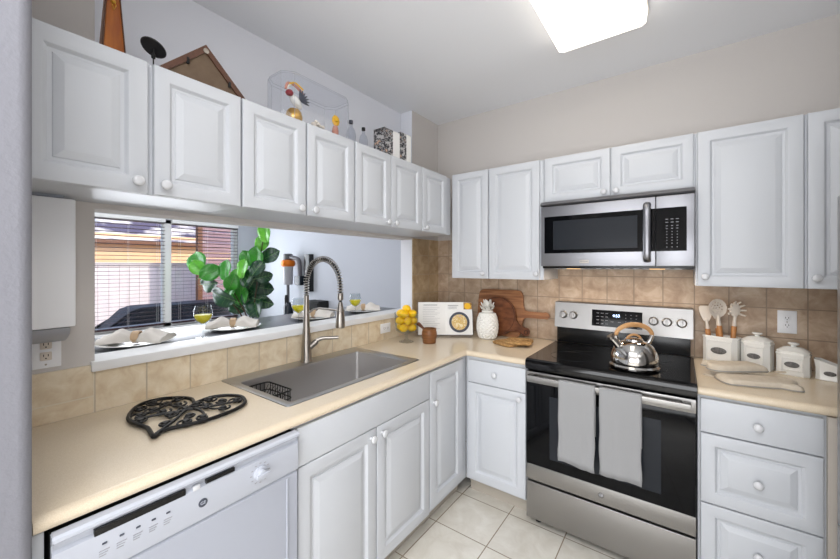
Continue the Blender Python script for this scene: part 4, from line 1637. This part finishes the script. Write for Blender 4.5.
def h_spat(bm, z0):
    pf = smooth_poly([(-.010, z0 - .008), (.010, z0 - .008), (.020, z0 + .012), (.030, z0 + .045), (.030, z0 + .070), (-.022, z0 + .078), (-.028, z0 + .050), (-.020, z0 + .012)], 3)
    prism(bm, pf, -.003, .003, 'y', .001)
def h_spoon(bm, z0):
    lathe(bm, [(0, -.034), (.014, -.026), (.026, 0), (.024, .022), (.012, .034), (0, .038)], 20, (0, 0, z0 + .028), sy=.22)
utensil('slotted_skimmer', 'round cream skimmer full of small holes in the crock', (1.915, -.122, ZT + .028), R_(-2), R_(-4), R_(36), h_skimmer, .182)
utensil('pasta_fork', 'cream pasta fork with prongs in the crock', (1.950, -.118, ZT + .028), R_(-2), R_(6), R_(30), h_pasta, .182)
utensil('spatula', 'cream flat spatula tilted at the left of the crock', (1.868, -.094, ZT + .028), R_(-3), R_(-5), R_(10), h_spat, .155)
utensil('serving_spoon', 'cream serving spoon standing behind the skimmer in the crock', (1.908, -.078, ZT + .028), R_(-4), R_(-2), R_(20), h_spoon, .160)

# oven mitts
mt = [(-.16, -.055), (-.10, -.07), (0, -.075), (.05, -.070), (.075, -.09), (.11, -.095), (.125, -.075), (.11, -.045), (.14, -.02), (.15, .02), (.13, .055), (.08, .07), (0, .072), (-.10, .068), (-.16, .06)]
def mitt(label, loc, rz, thick, sc_=1.0):
    t = thing('oven_mitt', label, 'oven mitt', loc, rz, 'linen oven mitts on the counter')
    t.rotation_euler = (0, 0, rz)
    ol2 = smooth_poly([(a_ * sc_, b_ * sc_) for a_, b_ in mt], 3)
    bm = pillow(nb(), ol2, thick)
    obj('shell', bm, M['linen'], t, angle=70)
    obj('piping', tube(nb(), [(x, y, .005) for x, y in ol2], .003, 6, closed=True), M['piping'], t)
    lp = [(-.155, .06, .006), (-.18, .075, .008), (-.19, .06, .008), (-.16, .05, .006)]
    obj('hanging_loop', tube(nb(), smooth_poly(lp, 4), .0025, 6, closed=True), M['linen'], t)
    return t
mitt('cream linen oven mitt lying flat on the counter, lower of two', (2.02, -.440, ZT), R_(20), .026, .92)
mitt('cream linen oven mitt resting on the other one', (1.935, -.335, ZT + .027), R_(215), .030, .80)

# ---------------------------------------------------------------- bar counter, place settings, dining corner
BT = 1.085
br = thing('bar_counter', 'dark grey bar counter on the dining side of the pass-through', 'counter', (0, 0, 0))
bm = nb()
box(bm, -.66, -.1375, -2.45, -.30, BT - .035, BT, .005)
obj('top', bm, M['bar'], br)
obj('panel', bx(-.20, -.1375, -2.44, -.31, 0.0, BT - .036), M['wall_grey'], br, smooth=False)

def plate_mesh():
    return lathe(nb(), [(0, 0), (.085, 0), (.095, .003), (.140, .015), (.146, .018), (.144, .020), (.095, .008), (.08, .005), (0, .005)], 40)
plate0 = None
def setting(x, y, rz, where, variant):
    global plate0
    if plate0 is None:
        plate0 = obj('dinner_plate', plate_mesh(), M['ceramic'], loc=(x, y, BT + .0005), angle=60)
        p = plate0
    else:
        p = plate0.copy()
        COL.objects.link(p)
        p.location = (x, y, BT + .0005)
    tag(p, 'white dinner plate on the bar, ' + where, 'plate', 'place setting plates')
    # napkin gathered through a ring: two fans
    bm = nb()
    nu, nv = 26, 14
    top, bot = [], []
    for i in range(nu + 1):
        u = i / nu * 2 - 1           # along
        s = abs(u - .0)
        wd = .018 + .074 * (min(1, s * 1.25)) ** .9 * (1.0 if u > 0 else .75)
        ht_ = .020 + .030 * math.exp(-((s - .45) / .28) ** 2)
        rt, rb = [], []
        for j in range(nv + 1):
            v = j / nv * 2 - 1
            fold = .0035 * math.cos(v * 9 + variant) * min(1, s * 2.5)
            z = ht_ * (1 - v * v) ** .6 + fold * (1 - v * v)
            rt.append(bm.verts.new((u * .128, v * wd, .003 + max(.001, z) + (.010 if s < .8 else .010 + .0))))
            rb.append(bm.verts.new((u * .128, v * wd, .008)))
        top.append(rt)
        bot.append(rb)
    for g in (top, bot):
        for a, b in zip(g, g[1:]):
            for j in range(nv):
                bm.faces.new((a[j], a[j + 1], b[j + 1], b[j]))
    for i in range(nu):
        for j in (0, nv):
            bm.faces.new((top[i][j], top[i + 1][j], bot[i + 1][j], bot[i][j]))
    for i in (0, nu):
        for j in range(nv):
            bm.faces.new((top[i][j], top[i][j + 1], bot[i][j + 1], bot[i][j]))
    n_ = obj('cloth_napkin', bm, M['napkin'], loc=(x, y, BT + .010), rot=(0, 0, rz), angle=80)
    tag(n_, 'pale cloth napkin gathered in a ring, ' + where, 'napkin', 'napkins on the plates')
    rgm = Matrix.Rotation(R_(90), 4, 'Y')
    bm = lathe(nb(), [(.0255, -.016), (.028, -.014), (.029, 0), (.028, .014), (.0255, .016), (.0245, .014), (.0245, -.014)], 26, mx=rgm)
    bm2 = bm
    # open ring: drop the two caps
    for f in [f for f in bm2.faces if len(f.verts) == 26]:
        bm2.faces.remove(f)
    vs = list(bm2.verts)
    for k in range(26):
        a, b = vs[k], vs[(k + 1) % 26]
        c_, d = vs[6 * 26 + k], vs[6 * 26 + (k + 1) % 26]
        bm2.faces.new((a, b, d, c_))
    r_ = obj('napkin_ring', bm2, M['ringwood'], loc=(x, y, BT + .0355), rot=(0, 0, rz))
    tag(r_, 'light wooden napkin ring, ' + where, 'napkin ring', 'napkin rings')
SET = [(-.295, -2.08, R_(50), 'nearest the wall box', .3), (-.345, -1.615, R_(55), 'beside the first wine glass', 1.2), (-.305, -1.09, R_(40), 'behind the faucet body', 2.0), (-.30, -.62, R_(45), 'at the far corner end', 2.8)]
for s in SET:
    setting(*s)
def wine_glass(label, x, y, sc=1):
    t = thing('wine_glass', label, 'wine glass', (x, y, BT + .0005), 0, 'wine glasses on the bar')
    t.scale = (.96, .96, .90)
    obj('glass', lathe(nb(), [(0, 0), (.034, 0), (.034, .0015), (.006, .005), (.0035, .012), (.0035, .070), (.010, .078), (.034, .098), (.044, .125), (.043, .150), (.036, .182), (.0352, .182), (.042, .150), (.043, .125), (.033, .099), (.008, .080), (0, .079)], 32), M['glass'], t)
    obj('juice', lathe(nb(), [(0, .0805), (.008, .082), (.031, .1), (.040, .120), (.0405, .130), (0, .130)], 26), M['juice'], t)
    return t
wine_glass('wine glass of yellow juice between the first two plates', -.208, -1.833)
wine_glass('wine glass of yellow juice seen behind the faucet body', -.175, -1.30)
wine_glass('wine glass of yellow juice seen beyond the spray head', -.165, -.835)

# fiddle leaf plant
fl = thing('fiddle_leaf_plant', 'tall fiddle-leaf plant with broad green leaves in the dining corner', 'plant', (-2.46, -.36, 0))
obj('pot', lathe(nb(), [(0, 0), (.15, 0), (.19, .34), (.20, .36), (.185, .36), (.17, .32), (0, .32)], 30), M['pot'], fl)
bm = nb()
tips = [(.20, .04, 1.78), (-.48, -.37, 1.42), (-.05, -.05, 1.20), (-.15, -.22, 1.30)]
for tx, ty, tz in tips:
    pts = smooth_poly([(0, 0, .32), (tx * .15, ty * .15, .80), (tx * .5, ty * .5, .80 + (tz - .8) * .45), (tx, ty, tz)], 5, False)
    tube(bm, pts, [.012 - .008 * k / (len(pts) - 1) for k in range(len(pts))], 8)
obj('stem', bm, M['bark'], fl)
def leaf(cx_, cy_, cz_, L_, W_, yaw, pitch, roll, m):
    bm = nb()
    nu, nv = 10, 6
    g = []
    for i in range(nu + 1):
        u = i / nu
        wd = W_ * (math.sin(PI * min(1, u ** .8)) ** .7) * (.72 + .38 * u) * .5 if 0 < u < 1 else .001
        row = []
        for j in range(nv + 1):
            v = j / nv * 2 - 1
            x = v * wd
            z = (u - .5) * L_
            y = -abs(v) * wd * .28 + .012 * math.sin(u * 9 + v * 2) * abs(v) + .03 * (u - .5) ** 2 * 4 * L_
            row.append(bm.verts.new((x, y, z)))
        g.append(row)
    for a, b in zip(g, g[1:]):
        for j in range(nv):
            bm.faces.new((a[j], a[j + 1], b[j + 1], b[j]))
    bmesh.ops.recalc_face_normals(bm, faces=bm.faces)
    # midrib and side veins
    q = Matrix.Rotation(yaw, 4, 'Z') @ Matrix.Rotation(pitch, 4, 'X') @ Matrix.Rotation(roll, 4, 'Y')
    tube(bm, [(0, -.003 + .03 * (k / 6 - .5) ** 2 * 4 * L_, (k / 6 - .5) * L_) for k in range(-1, 7)], .0022, 5, mi=1)
    for k in range(1, 5):
        for s in (-1, 1):
            z = (k / 6 - .45) * L_
            wd = W_ * .36
            tube(bm, [(0, -.003 + .03 * (k / 6 - .5) ** 2 * 4 * L_, z), (s * wd * .9, -wd * .26 - .001 + .03 * (k / 6 - .4) ** 2 * 4 * L_, z + .035)], .0012, 4, mi=1)
    bm.transform(q)
    o = obj('leaf', bm, [m, M['vein']], fl, angle=80, loc=(cx_ + 2.46, cy_ + .36, cz_))
    md = o.modifiers.new('thick', 'SOLIDIFY')
    md.thickness = .0015
    return o
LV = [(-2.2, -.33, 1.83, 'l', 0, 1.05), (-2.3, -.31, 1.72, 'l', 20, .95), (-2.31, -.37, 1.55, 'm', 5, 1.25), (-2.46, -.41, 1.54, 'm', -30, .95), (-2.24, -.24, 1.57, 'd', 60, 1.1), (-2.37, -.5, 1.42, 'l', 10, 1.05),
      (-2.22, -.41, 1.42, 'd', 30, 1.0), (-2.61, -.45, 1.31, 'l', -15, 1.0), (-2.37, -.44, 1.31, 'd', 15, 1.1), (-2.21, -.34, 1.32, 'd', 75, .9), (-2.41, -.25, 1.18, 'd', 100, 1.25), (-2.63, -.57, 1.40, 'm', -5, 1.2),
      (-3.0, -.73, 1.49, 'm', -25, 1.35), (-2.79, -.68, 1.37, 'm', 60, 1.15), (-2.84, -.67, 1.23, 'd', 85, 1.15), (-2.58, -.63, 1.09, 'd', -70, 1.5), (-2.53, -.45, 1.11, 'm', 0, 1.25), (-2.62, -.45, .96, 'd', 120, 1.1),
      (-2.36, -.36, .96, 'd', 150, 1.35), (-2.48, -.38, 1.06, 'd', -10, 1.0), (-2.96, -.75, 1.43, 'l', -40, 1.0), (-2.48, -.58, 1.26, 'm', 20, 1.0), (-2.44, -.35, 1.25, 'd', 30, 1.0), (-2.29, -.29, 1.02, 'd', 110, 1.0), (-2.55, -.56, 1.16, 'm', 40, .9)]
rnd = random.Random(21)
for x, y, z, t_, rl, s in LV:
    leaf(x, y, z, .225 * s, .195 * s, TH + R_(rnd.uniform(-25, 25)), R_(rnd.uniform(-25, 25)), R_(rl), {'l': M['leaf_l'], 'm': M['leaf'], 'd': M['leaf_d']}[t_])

# stick vacuum on the dining wall
vc = thing('stick_vacuum', 'grey and orange cordless stick vacuum hanging on the dining wall', 'vacuum cleaner', (-2.44, .13, 0))
obj('dock', bx(.27, .38, .05, .119, 1.12, 1.60, .008), M['black'], vc)
obj('motor_housing', lathe(nb(), [(0, 1.53), (.055, 1.53), (.062, 1.55), (.060, 1.60), (.045, 1.61), (0, 1.612)], 26), M['smoke'], vc)
obj('cyclone_ring', lathe(nb(), [(0, 1.44), (.075, 1.44), (.090, 1.46), (.092, 1.49), (.080, 1.52), (.055, 1.53), (0, 1.53)], 26), M['orange'], vc)
obj('dust_bin', lathe(nb(), [(0, 1.20), (.050, 1.20), (.062, 1.22), (.066, 1.438), (0, 1.438)], 26), M['clearbin'], vc)
bm = tube(nb(), smooth_poly([(.04, 0, 1.56), (.13, .01, 1.55), (.20, .02, 1.52), (.21, .03, 1.42), (.20, .04, 1.30)], 5, False), .028, 14)
obj('handle', bm, M['smoke'], vc)
box(nb(), 0, 1, 0, 1, 0, 1).free()
obj('battery', bx(.15, .27, -.01, .07, 1.20, 1.32, .012), M['dark_blue'], vc)
obj('wand', tube(nb(), [(0, 0, 1.20), (0, 0, .97), (0, 0, .12)], .020, 14), M['smoke'], vc)
obj('cleaner_head', bx(-.12, .12, -.08, .05, .004, .08, .02, 3), M['dark_blue'], vc)
bt = thing('black_bottle', 'tall black canister with a small side cap below the vacuum', 'canister', (-2.16, -.05, 0))
obj('body', lathe(nb(), [(0, 0), (.052, 0), (.056, .01), (.056, .93), (.05, .965), (.03, .98), (.028, 1.0), (0, 1.0)], 28), M['dark_blue'], bt)
obj('cap', lathe(nb(), [(0, .965), (.020, .965), (.022, 1.05), (.016, 1.09), (0, 1.092)], 18, (-.028, -.01, 0)), M['black_matt'], bt)
bc = thing('black_cabinet', 'low black storage cabinet against the dining wall', 'cabinet', (-1.915, .08, 0))
obj('body', bx(-.13, .15, .02, .165, .04, 1.02, .004), M['black_matt'], bc)
obj('door', bx(-.125, .145, .002, .018, .06, 1.0, .004), M['black_matt'], bc)
for x in (-.11, .13):
    for y in (.04, .145):
        obj('foot', lathe(nb(), [(0, 0), (.015, 0), (.015, .04), (0, .04)], 10, (x, y, 0)), M['black_matt'], bc)

# ---------------------------------------------------------------- ornaments on top of the cabinets
TZ = LZ1 + .0005
ob = thing('wooden_obelisk', 'tapering amber wooden ornament with a metal clip on the cabinet top', 'ornament', (.20, -2.285, TZ))
def taper(bm, w0, w1, d0, d1, h0, h1):
    lo = [bm.verts.new((x * d0, y * w0, h0)) for x, y in ((-1, -1), (1, -1), (1, 1), (-1, 1))]
    hi = [bm.verts.new((x * d1, y * w1, h1)) for x, y in ((-1, -1), (1, -1), (1, 1), (-1, 1))]
    bm.faces.new(lo)
    bm.faces.new(hi)
    for k in range(4):
        bm.faces.new((lo[k], lo[(k + 1) % 4], hi[(k + 1) % 4], hi[k]))
bm = nb()
taper(bm, .031, .011, .030, .011, .012, .33)
bmesh.ops.bevel(bm, geom=list(bm.edges), offset=.003, segments=2, affect='EDGES')
obj('shaft', bm, M['amber'], ob)
obj('foot', bx(-.036, .036, -.036, .036, 0, .011, .003), M['brown_wood'], ob)
bm = nb()
for sx_, sy_ in ((1, 1), (1, -1)):
    tube(bm, [(.0305 * sx_, .0315 * sy_, .012), (.012 * sx_, .0120 * sy_, .33)], .0022, 6)
obj('edge_trim', bm, M['brown_wood'], ob)
bm = nb()
lathe(bm, [(0, 0), (.007, 0), (.007, .004), (.004, .007), (0, .007)], 14, (.018, 0, .215), Matrix.Rotation(R_(90), 4, 'Y'))
tube(bm, [(.023, 0, .215), (.024, .006, .202), (.024, 0, .185), (.024, -.004, .202)], .0018, 6)
obj('clip', bm, M['gold'], ob)

ds = thing('disc_holder', 'small black tilted disc on a thin wire stem on the cabinet top', 'ornament', (.255, -2.185, TZ))
bm = lathe(nb(), [(0, -.002), (.037, -.002), (.039, .001), (.036, .003), (0, .0035)], 30, (0, 0, .098), Vector((-.20, .42, .89)).to_track_quat('Z', 'Y').to_matrix().to_4x4())
obj('disc', bm, M['disc'], ds)
bm = tube(nb(), [(0, 0, .003), (0, 0, .05), (0, 0, .095)], .0022, 8)
lathe(bm, [(0, .06), (.006, .062), (.007, .072), (.003, .082), (0, .083)], 10)
obj('stem', bm, M['black_matt'], ds)
obj('base', lathe(nb(), [(0, 0), (.022, 0), (.02, .004), (0, .006)], 18), M['black_matt'], ds)

tf = thing('triangular_frame', 'triangular brown wooden frame showing its back on the cabinet top', 'frame', (.255, -2.024, TZ), R_(0))
bm = nb()
ow = [(-.185, .0), (.185, .0), (0, .182)]
iw = [(-.136, .020), (.136, .020), (0, .154)]
a0_ = [bm.verts.new((.022, y, z)) for y, z in ow]
a1_ = [bm.verts.new((.022, y, z)) for y, z in iw]
b0_ = [bm.verts.new((-.04, y, z)) for y, z in ow]
b1_ = [bm.verts.new((-.04, y, z)) for y, z in iw]
for k in range(3):
    j = (k + 1) % 3
    bm.faces.new((a0_[k], a0_[j], a1_[j], a1_[k]))
    bm.faces.new((b0_[k], b0_[j], b1_[j], b1_[k]))
    bm.faces.new((a0_[k], a0_[j], b0_[j], b0_[k]))
    bm.faces.new((a1_[k], a1_[j], b1_[j], b1_[k]))
obj('frame_rim', bm, M['brown_wood'], tf, smooth=False)
obj('backing_board', prism(nb(), iw, .008, .014, 'x'), M['backing'], tf, smooth=False)
bm = lathe(nb(), [(0, 0), (.010, 0), (.010, .002), (.005, .003), (0, .002)], 16, (.0221, 0, .158), Matrix.Rotation(R_(90), 4, 'Y'))
obj('hanger', bm, M['nickel'], tf)
obj('turn_clip', bx(.014, .024, -.066, -.056, .083, .107, .002, 1), M['black_matt'], tf)
obj('turn_clip', bx(.014, .024, .084, .094, .055, .078, .002, 1), M['black_matt'], tf)

dc = thing('display_case', 'clear acrylic display case with a dark base on the cabinet top', 'display case', (.185, -1.478, TZ))
cw, cl_, ch = .095, .208, .238
o8 = [(-cw, -cl_ + .045), (-cw + .04, -cl_), (cw - .04, -cl_), (cw, -cl_ + .045), (cw, cl_ - .045), (cw - .04, cl_), (-cw + .04, cl_), (-cw, cl_ - .045)]
bm = prism(nb(), [(x * 1.03, y * 1.015) for x, y in o8], 0, .020, 'z', .002)
obj('base', bm, M['black'], dc)
bm = nb()
a = [bm.verts.new((x, y, .021)) for x, y in o8]
b = [bm.verts.new((x, y, ch)) for x, y in o8]
c2 = [bm.verts.new((x * .94, y * .98, ch + .012)) for x, y in o8]
for g, h in ((a, b), (b, c2)):
    for k in range(8):
        bm.faces.new((g[k], g[(k + 1) % 8], h[(k + 1) % 8], h[k]))
bm.faces.new(c2)
cs = obj('clear_cover', bm, M['acrylic'], dc, smooth=False)
bm = nb()
for g in ([(x, y, ch) for x, y in o8], [(x * .94, y * .98, ch + .012) for x, y in o8]):
    tube(bm, g, .0012, 5, closed=True)
for x, y in o8:
    tube(bm, [(x, y, .021), (x, y, ch)], .0010, 5)
obj('cover_edge', bm, M['grey_rim'], dc)
FZ = TZ + .0205
fg = thing('bird_figurine', 'colourful bird figurine on a gold pot inside the clear case', 'figurine', (.215, -1.60, FZ))
obj('pot', lathe(nb(), [(0, 0), (.026, 0), (.036, .02), (.040, .045), (.034, .068), (.024, .080), (0, .082)], 24), M['gold'], fg)
bm = nb()
lathe(bm, [(0, -.045), (.012, -.036), (.020, -.012), (.021, .010), (.012, .032), (0, .042)], 16, (0, .008, .125), Matrix.Rotation(R_(50), 4, 'X'))
tube(bm, smooth_poly([(0, -.02, .140), (0, -.035, .165), (0, -.030, .185), (0, -.018, .195)], 4, False), [.010, .009, .008, .008, .008, .007, .007, .006, .006, .006, .007, .008, .008], 10)
obj('body', bm, M['ceramic'], fg)
bm = nb()
for k in range(7):
    a = R_(-10 + k * 17)
    c0 = Vector((.008, .03, .135))
    d = Vector((0, math.cos(a), math.sin(a)))
    tube(bm, [c0, c0 + d * .030, c0 + d * .052], [.006, .006, .002], 8)
obj('wing', bm, M['mark'], fg)
obj('flower', lathe(nb(), [(0, -.016), (.014, -.01), (.019, 0), (.013, .011), (0, .016)], 14, (.015, -.035, .145)), M['red'], fg)
bm = tube(nb(), smooth_poly([(0, -.045, .165), (0, -.035, .195), (0, .0, .200), (0, .035, .185), (0, .055, .168)], 5, False), .0065, 8)
obj('garland', bm, M['pinky'], fg)
bm = tube(nb(), smooth_poly([(.01, -.03, .192), (.01, .0, .207), (.01, .045, .190)], 5, False), .004, 8)
obj('ribbon', bm, M['yellow'], fg)
sf = thing('flower_ornament', 'small yellow flower ornament at the far end of the case', 'ornament', (.205, -1.335, FZ))
obj('pot', lathe(nb(), [(0, 0), (.014, 0), (.018, .06), (.012, .085), (0, .088)], 16), M['pinky'], sf)
bm = nb()
for k in range(9):
    a = 2 * PI * k / 9
    lathe(bm, [(0, -.014), (.007, -.008), (.008, .004), (0, .016)], 8, (.004, .017 * math.cos(a), .115 + .017 * math.sin(a)))
lathe(bm, [(0, -.012), (.012, -.006), (.013, .005), (0, .012)], 12, (.008, 0, .115))
obj('petals', bm, M['yellow'], sf)
sh = thing('shell_ornament', 'pale cluster of small shells in the middle of the case', 'ornament', (.215, -1.47, FZ))
bm = nb()
rnd = random.Random(3)
for k in range(12):
    r = rnd.uniform(.009, .014)
    lathe(bm, [(0, -r), (r * .8, -r * .6), (r, 0), (r * .8, r * .6), (0, r)], 10, (rnd.uniform(-.02, .02), -.055 + k * .010, .014 + rnd.uniform(0, .055) * math.sin(PI * (k + .5) / 12)))
obj('shells', bm, M['silicone'], sh)

def bottle(label, y, h, r, cap):
    t = thing('glass_bottle', label, 'bottle', (.20, y, TZ), 0, 'small bottles on the cabinet top')
    obj('glass', lathe(nb(), [(0, 0), (r, 0), (r, h * .55), (r * .75, h * .70), (r * .35, h * .78), (r * .35, h * .9), (0, h * .9)], 24), M['clear'], t)
    obj('cap', lathe(nb(), [(0, h * .9), (r * .42, h * .9), (r * .42, h), (0, h)], 16), M[cap], t)
M['clear'] = glass('bottle_glass', (238, 240, 244))
bottle('small clear glass bottle with a grey cap next to the display case', -1.215, .178, .028, 'mark')
bottle('small clear glass bottle with a black cap near the floral boxes', -1.115, .168, .026, 'black_matt')
def fbox(label, y0, y1, h, side):
    t = thing('floral_box', label, 'box', (.205, (y0 + y1) / 2, TZ), R_(side), 'patterned boxes on the cabinet top')
    hw_ = (y1 - y0) / 2
    obj('box', bx(-.045, .045, -hw_, hw_, 0, h, .001, 1), M['floral'], t, smooth=False)
    obj('band', bx(-.0455, .0458, hw_ * .1, hw_ + .0005, .0, h + .0005, .001, 1), M['paper'], t, smooth=False)
fbox('patterned box with a white half, nearer the bottles', -.985, -.835, .205, 0)
fbox('patterned box with dark flowers, nearer the room corner', -.825, -.715, .222, 0)
